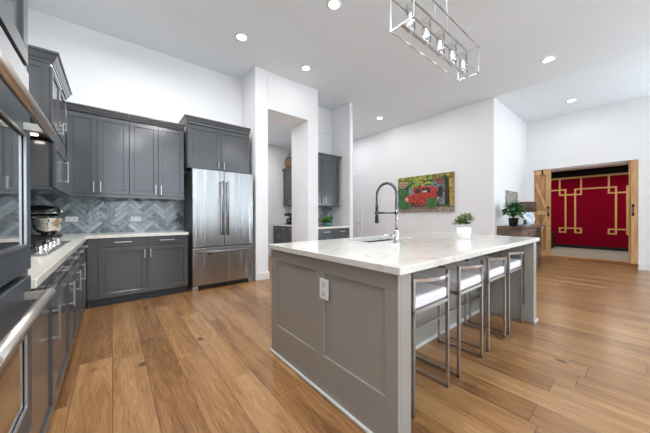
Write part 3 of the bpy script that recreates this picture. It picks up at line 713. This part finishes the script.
# ------------------------------------------------------------------ barn doors
def barn(label, y0, y1, hy, brace):
    t = thing('barn_door', label, 'barn door', (8.21, (y0+y1)/2, 0.11), 'sliding barn doors of the theatre room')
    b = MB(); n = max(1, round((y1-y0)/0.11)); w_ = (y1-y0)/n
    for i in range(n): b.box(8.20, 8.235, y0+i*w_+0.002, y0+(i+1)*w_-0.002, 0.11, 2.21)
    leaf = obj('planks', b, BARN2, t, bevel=0.003)
    b = MB(); b.box(8.178, 8.20, y0, y0+0.095, 0.11, 2.21)
    if brace:
        b.box(8.178, 8.20, y1-0.02, y1, 0.11, 2.21)
        for z in (0.11, 1.10, 2.09): b.box(8.178, 8.20, y0+0.095, y1-0.02, z, z+0.11)
        # diagonal boards, mitred by the leaf's edges
        b.prism([(y1-0.02, 2.00), (y1-0.02, 1.80), (y0+0.095, 1.21), (y0+0.095, 1.40)][::-1], 8.170, 8.199, 'x')
        b.prism([(y0+0.095, 1.10), (y0+0.095, 0.92), (y1-0.02, 0.24), (y1-0.02, 0.42)], 8.170, 8.199, 'x')
    obj('frame_boards', b, BARN, t, bevel=0.003)
    h = MB().tube([(8.135, hy, 1.11), (8.13, hy, 1.20), (8.135, hy, 1.29)], 0.009, 8)
    for z in (1.11, 1.29):
        h.box(8.168, 8.178, hy-0.018, hy+0.018, z-0.03, z+0.03); h.tube([(8.17, hy, z), (8.135, hy, z)], 0.008, 8)
    obj('pull_handle', h, BLACKM, t)
    return t
t = barn('left knotty pine barn door with a diagonal brace and black handle', 1.405, 1.72, 1.45, True)
obj('hanger_strap', MB().box(8.170, 8.178, 1.545, 1.575, 2.08, 2.212), BLACKM, t)
barn('right knotty pine barn door, narrow strip with a black handle', 0.058, 0.185, 0.122, False)

# ------------------------------------------------------------------ theatre armchair glimpsed behind the left door
t = thing('theatre_armchair', 'black armchair glimpsed at the left end of the red wall', 'armchair', (11.2, 2.22, 0.004))
obj('seat', MB().box(10.9, 11.5, 1.96, 2.52, 0.10, 0.42), BLACKM, t, bevel=0.04, seg=3)
obj('backrest', MB().prism([(11.45, 0.3), (11.6, 0.3), (11.68, 0.70), (11.55, 0.72)], 1.98, 2.50, 'y'), BLACKM, t, bevel=0.04, seg=3)
for y in (1.86, 2.48): obj('armrest', MB().box(10.9, 11.55, y, y+0.13, 0.09, 0.54), BLACKM, t, bevel=0.04, seg=3)
for x in (10.95, 11.5):
    for y in (1.93, 2.54): obj('leg', MB().box(x-0.03, x+0.03, y-0.03, y+0.03, 0.004, 0.10), BLACKM, t)

# ------------------------------------------------------------------ island
t = thing('kitchen_island', 'large warm-grey panelled kitchen island with open seating side', 'kitchen island', (2.2, 1.3, 0))
obj('cabinet_body', MB().box(1.105, 1.68, 1.20, 1.88, 0.0, ZS-0.002).box(2.46, 3.31, 1.20, 1.88, 0.0, ZS-0.002).box(1.68, 2.46, 1.20, 1.46, 0.0, ZS-0.002).box(1.68, 2.46, 1.84, 1.88, 0.0, ZS-0.002).box(1.68, 2.46, 1.46, 1.84, 0.0, 0.55), ISL, t)
F1 = Face('-x', 1.02)
b = MB().box(1.02, 1.105, 0.70, 1.905, 0, ZS-0.002)
def frame(F, b, us, z0, z1, y0, y1, zt, th=0.02):
    F.box(b, y0, y1, z1, zt, 0, th); F.box(b, y0, y1, 0, z0, 0, th)
    e = [y0]+[q for p in us for q in p]+[y1]
    for i in range(0, len(e), 2): F.box(b, e[i], e[i+1], z0, z1, 0, th)
frame(F1, b, [(0.775, 1.235), (1.325, 1.82)], 0.235, 0.745, 0.70, 1.905, ZS-0.002, 0.020)
F1.box(b, 0.77, 1.24, 0.23, 0.75, 0, 0.010); F1.box(b, 1.32, 1.825, 0.23, 0.75, 0, 0.010)
obj('end_panel', b, ISL, t, bevel=0.0015, seg=1)
obj('base_shoe', MB().box(0.982, 1.0, 0.695, 1.915, 0, 0.022), ISLT, t, bevel=0.008, seg=3)
b = MB().box(3.31, 3.39, 0.70, 1.905, 0, ZS-0.002); F2 = Face('+x', 3.39)
frame(F2, b, [(0.775, 1.235), (1.325, 1.82)], 0.235, 0.745, 0.70, 1.905, ZS-0.002, 0.02)
obj('end_panel', b, ISL, t, bevel=0.0015, seg=1)
obj('base_shoe', MB().box(3.305, 3.425, 0.685, 0.70, 0, 0.022).box(3.41, 3.425, 0.70, 1.91, 0, 0.022), ISLT, t)
FBk = Face('-y', 1.20); b = MB()
xs_ = [(1.17, 1.86), (1.93, 2.55), (2.62, 3.25)]
frame(FBk, b, xs_, 0.16, 0.76, 1.106, 3.309, ZS-0.003, 0.012)
obj('back_panel', b, ISL, t, bevel=0.0015, seg=1)
obj('base_shoe', MB().box(1.106, 3.309, 1.17, 1.188, 0, 0.03), ISLT, t)
for x in (1.40, 1.74, 2.5): obj('counter_bracket', MB().box(x-0.02, x+0.02, 0.69, 0.80, ZS-0.014, ZS-0.002), BLACKM, t)
obj('inner_edge_strip', MB().box(3.302, 3.31, 0.775, 0.80, 0.17, 0.745), STOOLM, t)  # thin strip stands in for the panel's trim and shadow line
F3 = Face('+y', 1.88)
for k in range(4):
    a = 1.11+k*0.55; door_part(F3, t, a, a+0.545, 0.10, 0.80, a+0.5, 0.7, 0.14, m=ISL)
# island outlet
outlet('white double outlet on the end panel of the island', Face('-x', 1.0), 1.188, 1.268, 0.585, 0.708, (1.0, 1.23, 0.585), None, 'v')
# worktop with sink cut-out: four slabs meeting around the hole, one mesh
SX0, SX1, SY0, SY1 = 1.71, 2.40, 1.49, 1.81
b = MB()
o_ = [(0.981, 0.677), (3.437, 0.677), (3.437, 1.926), (0.981, 1.926)]; i_ = [(SX0, SY0), (SX1, SY0), (SX1, SY1), (SX0, SY1)]
vs = [(x, y, z) for z in (ZS, ZT) for x, y in o_+i_]
fs = []
for k in range(4):
    n_ = (k+1) % 4
    fs += [(8+k, 8+n_, 12+n_, 12+k), (k, 4+k, 4+n_, n_), (k, n_, 8+n_, 8+k), (4+n_, 4+k, 12+k, 12+n_)]
b.add(vs, fs); single('countertop', b, QZ, (2.2, 1.3, ZS), 'white veined quartz worktop with a sink cut-out on the island', 'countertop', bevel=0.003)
# sink
t = thing('kitchen_sink', 'undermount stainless sink in the island worktop', 'sink', (2.08, 1.65, 0.65))
b = MB(); e = 0.004
b.box(SX0-0.0, SX1, SY0, SY1, 0.63, 0.634)
b.box(SX0-e, SX0, SY0, SY1, 0.63, ZS-0.001).box(SX1, SX1+e, SY0, SY1, 0.63, ZS-0.001).box(SX0, SX1, SY0-e, SY0, 0.63, ZS-0.001).box(SX0, SX1, SY1, SY1+e, 0.63, ZS-0.001)
obj('basin', b, mat('sink_steel', (120, 124, 128), 0.3, 1.0), t); obj('drain', MB().lathe([(0, 0.6352), (0.03, 0.6352), (0.045, 0.638), (0.05, 0.6345)], (SX0+SX1)/2, 1.65), CHROME, t)
# faucet
t = thing('kitchen_faucet', 'tall chrome spring pull-down faucet standing beside the island sink', 'faucet', (1.85, 1.32, ZT))
fx, fy = 1.85, 1.31
obj('base', MB().lathe([(0.03, ZT), (0.03, ZT+0.006), (0.024, ZT+0.01), (0.024, ZT+0.10), (0.018, ZT+0.11), (0.0, ZT+0.11)], fx, fy), CHROME, t)
obj('riser', MB().tube([(fx, fy, ZT+0.10), (fx, fy, ZT+0.30)], 0.011, 14), CHROME, t)
R_ = 0.105; top = 1.27; arc = [(fx, fy, ZT+0.10+0.02*i) for i in range(0, 15)]
arc += [(fx, fy, z) for z in (1.18, 1.22, top)]
arc += [(fx, fy+R_-R_*math.cos(a), top+R_*math.sin(a)) for a in [PI*i/16 for i in range(1, 17)]]
arc += [(fx, fy+2*R_, top-0.02*i) for i in range(1, 5)]
# the spring: fine coil swept round the hose
fine = []; 
for i in range(len(arc)-1):
    a, c = Vector(arc[i]), Vector(arc[i+1])
    for s in range(6): fine.append(a.lerp(c, s/6))
rad = [0.0125 if (i % 2 == 0) else 0.0088 for i in range(len(fine))]
SPR = mat('nickel_spring', (112, 112, 114), 0.25, 1.0)
obj('spring_hose', MB().tube(fine, 0.012, 12, radii=rad), SPR, t)
obj('holder_arm', MB().tube([(fx, fy, 1.117), (fx, fy+2*R_, 1.117)], 0.008, 10).lathe([(0.017, 1.105), (0.017, 1.13)], fx, fy).lathe([(0.018, 1.105), (0.018, 1.13)], fx, fy+2*R_), SPR, t)
obj('spray_head', MB().lathe([(0.0, 1.20), (0.012, 1.20), (0.014, 1.16), (0.012, 1.11), (0.017, 1.08), (0.019, 1.03), (0.015, 1.022), (0, 1.022)], fx, fy+2*R_), BLACK, t)
obj('lever', MB().tube([(fx, fy, ZT+0.06), (fx-0.045, fy+0.02, ZT+0.062)], 0.012, 12).tube([(fx-0.04, fy+0.018, ZT+0.062), (fx-0.115, fy+0.055, ZT+0.075)], 0.006, 10), CHROME, t)

# ------------------------------------------------------------------ bar stools
def stool(x0):
    x1 = x0+0.41; y0, y1 = 0.777, 1.13; w_ = 0.019
    t = thing('bar_stool', 'white leather bar stool with a brushed metal frame, nearest to the viewer', 'bar stool', ((x0+x1)/2, 0.95, 0), 'bar stools along the island')
    for x in (x0+w_/2, x1-w_/2):
        obj('leg', MB().bar((x, y0+w_/2, 0.0), (x, y0+w_/2, 0.75), w_), STOOLM, t, bevel=0.002)      # rear legs carry the back
        obj('leg', MB().bar((x, y1-w_/2, 0.0), (x, y1-w_/2, 0.56), w_), STOOLM, t, bevel=0.002)
        obj('floor_rail', MB().bar((x, y0, w_/2), (x, y1, w_/2), w_), STOOLM, t, bevel=0.002)
    b = MB()
    for x in (x0+w_/2, x1-w_/2): b.bar((x, y0, 0.565), (x, y1, 0.565), w_)
    for y in (y0+w_/2, y1-w_/2): b.bar((x0, y, 0.565), (x1, y, 0.565), w_)
    obj('seat_frame', b, STOOLM, t)
    obj('footrest', MB().bar((x0, y1-w_/2, 0.21), (x1, y1-w_/2, 0.21), w_), STOOLM, t)
    # curved back strap bowing away from the island
    vs = []; fs = []; n = 14
    for i in range(n+1):
        u = i/n; x = x0+0.41*u; y = y0+0.012-0.068*math.sin(PI*u)
        for dy, z in ((-0.004, 0.732), (0.004, 0.732), (0.004, 0.750), (-0.004, 0.750)): vs.append((x, y+dy, z))
    for i in range(n):
        for k in range(4): fs.append((i*4+k, i*4+(k+1) % 4, i*4+4+(k+1) % 4, i*4+4+k))
    fs += [(0, 1, 2, 3), (n*4+3, n*4+2, n*4+1, n*4)]
    obj('back_strap', MB().add(vs, fs, 0, False), CHROME, t)
    obj('seat_cushion', MB().box(x0+0.022, x1-0.022, y0+0.004, y1+0.02, 0.576, 0.645), LEATHER, t, bevel=0.018, seg=4)
    return t
s0 = stool(1.25)
for k, (x, lab) in enumerate(((1.80, 'white leather bar stool, second from the near end of the island'), (2.323, 'white leather bar stool, third from the near end of the island'), (2.83, 'white leather bar stool at the far end of the island'))):
    dup(s0, (x+0.205, 0.95, 0), lab)

# ------------------------------------------------------------------ plants
def leaf_cluster(b, cx, cy, cz, n, r, length, width, up=0.5, seed=1, mi=0, droop=0.3):
    rnd = random.Random(seed)
    for _ in range(n):
        a = rnd.uniform(0, 2*PI); el = rnd.uniform(up-0.6, up+0.6); rr = r*rnd.random()**0.6
        d = Vector((math.cos(a)*math.cos(el), math.sin(a)*math.cos(el), math.sin(el)))
        p = Vector((cx, cy, cz))+d*rr
        l = length*rnd.uniform(0.7, 1.2); wd = width*rnd.uniform(0.7, 1.2)
        q = d.cross(Vector((0, 0, 1))); q = q.normalized() if q.length > 0.01 else Vector((1, 0, 0))
        q = (q+Vector((rnd.uniform(-.4, .4),)*3)).normalized(); nn = q.cross(d).normalized()
        vs = [p, p+d*l*0.35+q*wd-nn*wd*0.3, p+d*l*0.35, p+d*l*0.35-q*wd-nn*wd*0.3, p+d*l*0.7+q*wd*0.8-Vector((0, 0, droop*l*0.3)), p+d*l*0.7-Vector((0, 0, droop*l*0.25)), p+d*l*0.7-q*wd*0.8-Vector((0, 0, droop*l*0.3)), p+d*l-Vector((0, 0, droop*l*0.6))]
        b.add(vs, [(0, 2, 1), (0, 3, 2), (1, 2, 5, 4), (2, 3, 6, 5), (4, 5, 7), (5, 6, 7)], mi, True)
    return b
t = thing('potted_plant', 'small sage-green plant in a white pot on the island worktop', 'potted plant', (2.72, 1.13, ZT))
px, py = 2.70, 1.125
obj('pot', MB().lathe([(0, ZT), (0.052, ZT), (0.058, ZT+0.01), (0.066, ZT+0.118), (0.060, ZT+0.118), (0.056, ZT+0.09), (0, ZT+0.09)], px, py), CERAM, t)
obj('soil', MB().lathe([(0, ZT+0.095), (0.057, ZT+0.095)], px, py), SOIL, t)
b = MB()
for i in range(9):
    a = i*2.4; rr = 0.06*((i+0.5)/9)**0.5
    leaf_cluster(b, px+rr*math.cos(a)*1.1, py+rr*math.sin(a)*1.1, ZT+0.15+0.03*(i % 3), 22, 0.02, 0.05, 0.016, 0.5, i+3)
obj('foliage', b, LEAFA, t)
t = thing('potted_plant', 'bright green plant in a teal bowl in the niche', 'potted plant', (3.66, 4.40, ZT))
px, py = 3.64, 4.36
obj('bowl', MB().lathe([(0, ZT), (0.05, ZT), (0.09, ZT+0.03), (0.10, ZT+0.075), (0.09, ZT+0.075), (0.08, ZT+0.05), (0, ZT+0.045)], px, py), TEAL, t)
b = MB()
for i in range(10):
    a = i*2.4; rr = 0.10*((i+0.5)/10)**0.5
    leaf_cluster(b, px+rr*math.cos(a), py+rr*math.sin(a), ZT+0.09+0.03*(i % 3), 20, 0.03, 0.075, 0.022, 0.7, i+40)
obj('foliage', b, LEAFC, t)

# ------------------------------------------------------------------ chandelier
t = thing('linear_chandelier', 'rectangular open-frame nickel chandelier with five glass candle lights', 'chandelier', (2.23, 1.125, 2.50))
x0, x1, y0, y1, z0, z1 = 1.655, 2.80, 1.025, 1.22, 2.50, 2.755; w_ = 0.010
b = MB()
for z in (z0, z1):
    for y in (y0, y1): b.bar((x0, y, z), (x1, y, z), w_)
    for x in (x0, x1): b.bar((x, y0, z), (x, y1, z), w_)
for x in (x0, x1):
    for y in (y0, y1): b.bar((x, y, z0), (x, y, z1), w_)
obj('frame', b, CHAND, t)
yc = 1.125
obj('center_bar', MB().bar((x0, yc, z0), (x1, yc, z0), 0.026, 0.012), CHAND, t)
obj('top_bar', MB().bar((x0, yc, z1), (x1, yc, z1), 0.014, 0.012), CHAND, t)
for i in range(5):
    x = x0+0.115+i*0.23
    obj('socket', MB().lathe([(0, z0-0.022), (0.006, z0-0.02), (0.006, z0-0.003), (0.020, z0+0.006), (0.022, z0+0.014), (0.012, z0+0.022), (0.012, z0+0.05), (0, z0+0.05)], x, yc, 14), CHAND, t)
    obj('bulb', MB().lathe([(0, z0+0.15), (0.004, z0+0.135), (0.010, z0+0.10), (0.010, z0+0.075), (0.008, z0+0.05)], x, yc, 12), BULB, t)
    obj('glass_shade', MB().lathe([(0.034, z0+0.014), (0.034, z0+0.20), (0.0325, z0+0.20), (0.0325, z0+0.014)], x, yc, 20), GLASS, t)
for x in (2.132, 2.345): 
    obj('hanging_rod', MB().tube([(x, yc, z1), (x, yc, H-0.02)], 0.006, 10), CHAND, t)
obj('ceiling_canopy', MB().box(1.9, 2.56, yc-0.06, yc+0.06, H-0.03, H-0.001), CHAND, t, bevel=0.004)

# ------------------------------------------------------------------ downlights
def downlight(x, y, label, z=None, power=3.5):
    z = (z if z is not None else H)-0.001
    t = thing('recessed_downlight', label, 'ceiling light', (x, y, z), 'recessed downlights in the ceiling')
    obj('trim_ring', MB().lathe([(0.062, z-0.006), (0.088, z-0.006), (0.092, z), (0.062, z)], x, y, 32), TRIM, t)
    obj('lens', MB().lathe([(0, z-0.003), (0.062, z-0.003)], x, y, 32), LED, t)
    area('downlight_beam', (x, y, z-0.02), 0.12, power, (0, 0, 0), (0.97, 0.97, 1.0), shape='DISK')
downlight(2.055, 2.33, 'recessed downlight at the top edge, left of the chandelier')
downlight(1.42, 3.58, 'recessed downlight high above the refrigerator, farthest left')
downlight(2.566, 3.64, 'recessed downlight in front of the pantry doorway wall', power=1.0)
downlight(5.16, 4.14, 'recessed downlight in the hallway, left of the picture wall', 3.51)
downlight(5.24, 0.93, 'recessed downlight right of the chandelier', 3.501)
downlight(7.24, 0.92, 'recessed downlight nearest to the barn doors', H2)

# ------------------------------------------------------------------ picture of the red vintage car
AX = 5.854; ya, yb, za, zb_ = 4.07, 2.635, 1.178, 2.062
t = thing('canvas_picture', 'wide colour picture of a red vintage car in a garden on the grey wall', 'picture', (AX, 3.35, za))
AG = mottled('picture_green', ((24, 52, 30), (54, 92, 48), (126, 140, 84)), 36)
AYG = mottled('picture_foliage', ((60, 96, 30), (140, 172, 60), (206, 206, 120)), 40)
ABL = mottled('picture_house', ((70, 82, 86), (128, 144, 150), (196, 206, 206)), 30)
AOR = mottled('picture_autumn', ((52, 70, 30), (150, 96, 44), (112, 120, 50), (206, 176, 110)), 34)
ARD = mottled('picture_red', ((112, 28, 26), (186, 50, 44), (226, 110, 92)), 24)
ADK = mottled('picture_dark', ((38, 36, 34), (64, 56, 50)), 10)
AGR = mottled('picture_path', ((92, 80, 70), (156, 142, 128), (206, 196, 184)), 34)
AWH = mottled('picture_cream', ((190, 160, 130), (220, 206, 180)), 10)
AG2 = mottled('picture_wheel_green', ((28, 72, 44), (52, 118, 66), (120, 150, 96)), 40)
b = MB().box(AX-0.030, AX, yb, ya, za, zb_, 0)
LAY = [0]
def P(pts, mi, lay):
    LAY[0] += 1; X = AX-0.030-0.0004*LAY[0]
    poly = [(ya+(yb-ya)*u, za+(zb_-za)*v) for u, v in pts]
    b.add([(X, y, z) for y, z in poly]+[], [tuple(range(len(poly)))], mi)
def El(cx, cy, rx, ry, mi, lay, a0=0, a1=2*PI):
    P([(cx+rx*math.cos(a0+(a1-a0)*i/18), cy+ry*math.sin(a0+(a1-a0)*i/18)) for i in range(19)], mi, lay)
P([(0, 0.0), (1, 0.0), (1, 0.12), (0.6, 0.16), (0, 0.12)], 6, 1)
P([(0.22, 0.3), (0.34, 0.3), (0.34, 0.9), (0.22, 0.9)], 3, 1)
P([(0.66, 0.2), (0.86, 0.2), (0.86, 0.92), (0.66, 0.86)], 3, 1)
P([(0.34, 0.5), (0.66, 0.5), (0.66, 0.8), (0.34, 0.8)], 3, 1)
P([(0.94, 0.15), (1, 0.15), (1, 1), (0.92, 1)], 10, 2)
P([(0, 0.86), (0.15, 0.9), (0.3, 0.84), (0.5, 0.9), (0.7, 0.88), (1, 0.86), (1, 1), (0, 1)], 4, 2)
El(0.08, 0.60, 0.09, 0.12, 9, 3)
rn = random.Random(11)
for _ in range(60):
    cu, cv = rn.uniform(0.03, 0.97), 1-abs(rn.gauss(0, 0.11))-0.03
    El(min(max(cu, 0.06), 0.94), min(max(cv, 0.6), 0.94), rn.uniform(0.02, 0.045), rn.uniform(0.03, 0.05), rn.choice((0, 2, 4, 10, 9)), 3)
for _ in range(34):
    El(rn.gauss(0.45, 0.08), min(rn.gauss(0.82, 0.07), 0.93), rn.uniform(0.02, 0.05), rn.uniform(0.03, 0.06), rn.choice((2, 2, 2, 0, 10)), 3)
for _ in range(14): El(rn.uniform(0.70, 0.90), rn.uniform(0.3, 0.9), 0.015, rn.uniform(0.02, 0.05), rn.choice((5, 3, 8, 7)), 3)
El(0.80, 0.78, 0.07, 0.07, 8, 3); P([(0.76, 0.42), (0.83, 0.42), (0.84, 0.66), (0.77, 0.66)], 5, 3); P([(0.88, 0.2), (0.93, 0.2), (0.93, 0.8), (0.89, 0.8)], 5, 2)
El(0.13, 0.78, 0.085, 0.085, 7, 4); El(0.13, 0.78, 0.07, 0.06, 8, 5); P([(0.08, 0.765), (0.18, 0.765), (0.18, 0.795), (0.08, 0.795)], 7, 6)
# the car: cabin, bonnet, running board, mudguards, wheels
P([(0.34, 0.40), (0.74, 0.38), (0.74, 0.62), (0.70, 0.68), (0.36, 0.70), (0.33, 0.62)], 1, 5)
P([(0.36, 0.52), (0.46, 0.52), (0.46, 0.65), (0.37, 0.65)], 5, 6); P([(0.49, 0.52), (0.64, 0.52), (0.63, 0.65), (0.49, 0.65)], 5, 6)
P([(0.50, 0.53), (0.58, 0.53), (0.58, 0.58), (0.50, 0.58)], 7, 7)
P([(0.14, 0.28), (0.62, 0.20), (0.66, 0.44), (0.34, 0.50), (0.16, 0.44)], 1, 5)
P([(0.28, 0.16), (0.58, 0.16), (0.58, 0.22), (0.28, 0.22)], 8, 6)
El(0.20, 0.36, 0.035, 0.06, 7, 6)
El(0.11, 0.22, 0.105, 0.14, 9, 6); El(0.24, 0.20, 0.05, 0.09, 9, 6); El(0.19, 0.20, 0.05, 0.08, 0, 6)
P([(0.28, 0.34), (0.60, 0.32), (0.60, 0.335), (0.28, 0.355)], 8, 6); P([(0.34, 0.24), (0.345, 0.24), (0.35, 0.48), (0.34, 0.48)], 8, 6)
P([(0.47, 0.24), (0.475, 0.24), (0.48, 0.66), (0.47, 0.66)], 8, 6)
El(0.66, 0.26, 0.110, 0.16, 1, 6); El(0.66, 0.24, 0.10, 0.14, 9, 7); El(0.66, 0.20, 0.06, 0.08, 0, 8)
obj('canvas', b, [AG, ARD, AYG, ABL, AOR, ADK, AGR, AWH, mottled('picture_dull_red', ((90, 44, 40), (156, 92, 84)), 30), AG2, mottled('picture_ochre', ((120, 84, 40), (196, 156, 84), (214, 184, 120)), 20)], t)
b = MB().box(6.53, 7.28, 1.836, 1.866, 1.25, 1.63)
single('wall_picture', b, PICGREY, (6.9, 1.866, 1.25), 'weathered grey square picture on the wall behind the leafy plant', 'picture', bevel=0.003)

# ------------------------------------------------------------------ console table with its things
ZC = 0.88
t = thing('console_cabinet', 'weathered brown wooden console cabinet beside the barn doors', 'console cabinet', (6.8, 1.65, 0))
cx0, cx1, cy0, cy1 = 6.02, 7.62, 1.45, 1.845
obj('top', MB().box(cx0-0.01, cx1+0.02, cy0-0.02, cy1, ZC-0.04, ZC), CONS, t, bevel=0.004)
obj('body', MB().box(cx0, 7.02, cy0+0.02, cy1, 0.10, ZC-0.04).box(7.02, cx1, cy0+0.02, cy1, 0.10, 0.14).box(7.02, cx1, cy1-0.02, cy1, 0.14, ZC-0.04).box(cx1-0.02, cx1, cy0+0.3, cy1, 0.1, ZC-0.04), CONS, t)
FC = Face('-y', cy0+0.02)
door_part(FC, t, cx0, 6.56, 0.12, ZC-0.05, 6.50, 0.5, 0.12, m=CONS, fr=0.07); door_part(FC, t, 6.56, 7.02, 0.12, ZC-0.05, 6.62, 0.5, 0.12, m=CONS, fr=0.07)
obj('side_panel', shaker(Face('-x', cx0), cy0+0.02, cy1, 0.12, ZC-0.05, 0.06), CONS, t)
b = MB()
for x in (7.03, 7.48): b.box(x-0.02, x+0.02, cy0, cy0+0.04, 0.02, ZC-0.04)
for x in (7.12, 7.20, 7.28, 7.36, 7.43): b.box(x-0.006, x+0.006, cy0+0.01, cy0+0.025, 0.46, ZC-0.05)
obj('slatted_front', b, CONS, t)
obj('drawer', MB().box(7.05, 7.46, cy0, cy0+0.36, 0.15, 0.45), CONS, t, bevel=0.004)
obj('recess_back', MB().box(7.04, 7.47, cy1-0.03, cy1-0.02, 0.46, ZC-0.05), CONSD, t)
for x in (cx0+0.03, 7.47):
    for y in (cy0+0.03, cy1-0.03): obj('foot', MB().box(x-0.02, x+0.02, y-0.02, y+0.02, 0, 0.10), CONS, t)
# leafy plant on it
t = thing('potted_plant', 'leafy green plant in a black pot on the console cabinet', 'potted plant', (6.28, 1.62, ZC))
px, py = 6.07, 1.60
obj('pot', MB().lathe([(0, ZC), (0.065, ZC), (0.085, ZC+0.16), (0.09, ZC+0.165), (0.078, ZC+0.165), (0.07, ZC+0.13), (0, ZC+0.13)], px, py), BLACK, t)
b = MB(); st = MB(); rnd = random.Random(5)
for i in range(14):
    a = i*2.4; rr = 0.15*((i+0.5)/14)**0.5; h_ = ZC+0.48-0.22*rr/0.15+rnd.uniform(-.04, .04)
    e_ = (px+rr*math.cos(a), py+rr*math.sin(a), h_)
    st.tube([(px, py, ZC+0.13), (px+0.3*rr*math.cos(a), py+0.3*rr*math.sin(a), ZC+0.28), e_], 0.004, 6)
    leaf_cluster(b, *e_, 11, 0.03, 0.13, 0.036, 0.15, i+70, droop=0.6)
obj('foliage', b, LEAFB, t); obj('stem', st, STEM, t)
# lamp
t = thing('table_lamp', 'table lamp with a wide brown drum shade on the console cabinet', 'lamp', (7.25, 1.66, ZC))
lx, ly = 7.25, 1.66
obj('base', MB().lathe([(0, ZC), (0.07, ZC), (0.075, ZC+0.02), (0.02, ZC+0.035), (0.02, ZC+0.06)], lx, ly), CERAM, t)
obj('lamp_stem', MB().tube([(lx, ly, ZC+0.05), (lx, ly, ZC+0.42)], 0.010, 10), STEEL2, t)
obj('lamp_shade', MB().lathe([(0.165, 1.17), (0.175, 1.17), (0.175, 1.395), (0.165, 1.395), (0.165, 1.17)], lx, ly, 32).lathe([(0, 1.385), (0.166, 1.385), (0.166, 1.375), (0, 1.375)], lx, ly, 32), SHADE, t)
obj('finial', MB().tube([(lx, ly, 1.40), (lx, ly, 1.43)], 0.008, 8), STEEL2, t)
# round plate, tray, figurine
t = thing('decorative_plate', 'round pale blue and white plate standing on the console under the lamp', 'plate', (6.88, 1.54, ZC))
PL = mottled('blue_white_glaze', ((86, 130, 160), (214, 224, 228), (240, 240, 238)), 22, 0.2)
obj('dish', MB().lathe([(0, 0), (0.09, 0.004), (0.135, 0.02), (0.135, 0.026), (0.09, 0.012), (0, 0.008)], 0, 0, 32).xf(lambda v: (6.88+v.x*0.78-0.62*(v.z-0.2*(v.y+0.13)), 1.54-v.x*0.62-0.78*(v.z-0.2*(v.y+0.13)), ZC+0.018+0.135+v.y)), PL, t)
obj('stand', MB().box(6.82, 6.94, 1.49, 1.60, ZC, ZC+0.020), BLACKM, t)
single('wooden_tray', MB().box(6.34, 6.66, 1.46, 1.60, ZC, ZC+0.03), mat('pale_blue_tray', (150, 168, 176), 0.5), (6.5, 1.53, ZC), 'low pale blue tray on the console between plant and plate', 'tray', bevel=0.005)
t = thing('figurine', 'small dark figurine with a white head on the pale blue tray', 'figurine', (6.58, 1.53, ZC+0.03))
obj('figurine_body', MB().lathe([(0.035, ZC+0.03), (0.03, ZC+0.08), (0.018, ZC+0.12), (0, ZC+0.13)], 6.58, 1.53, 16), BLACK, t)
obj('figurine_head', MB().lathe([(0, ZC+0.125), (0.018, ZC+0.13), (0.022, ZC+0.15), (0.012, ZC+0.17), (0, ZC+0.172)], 6.58, 1.53, 16), CERAM, t)
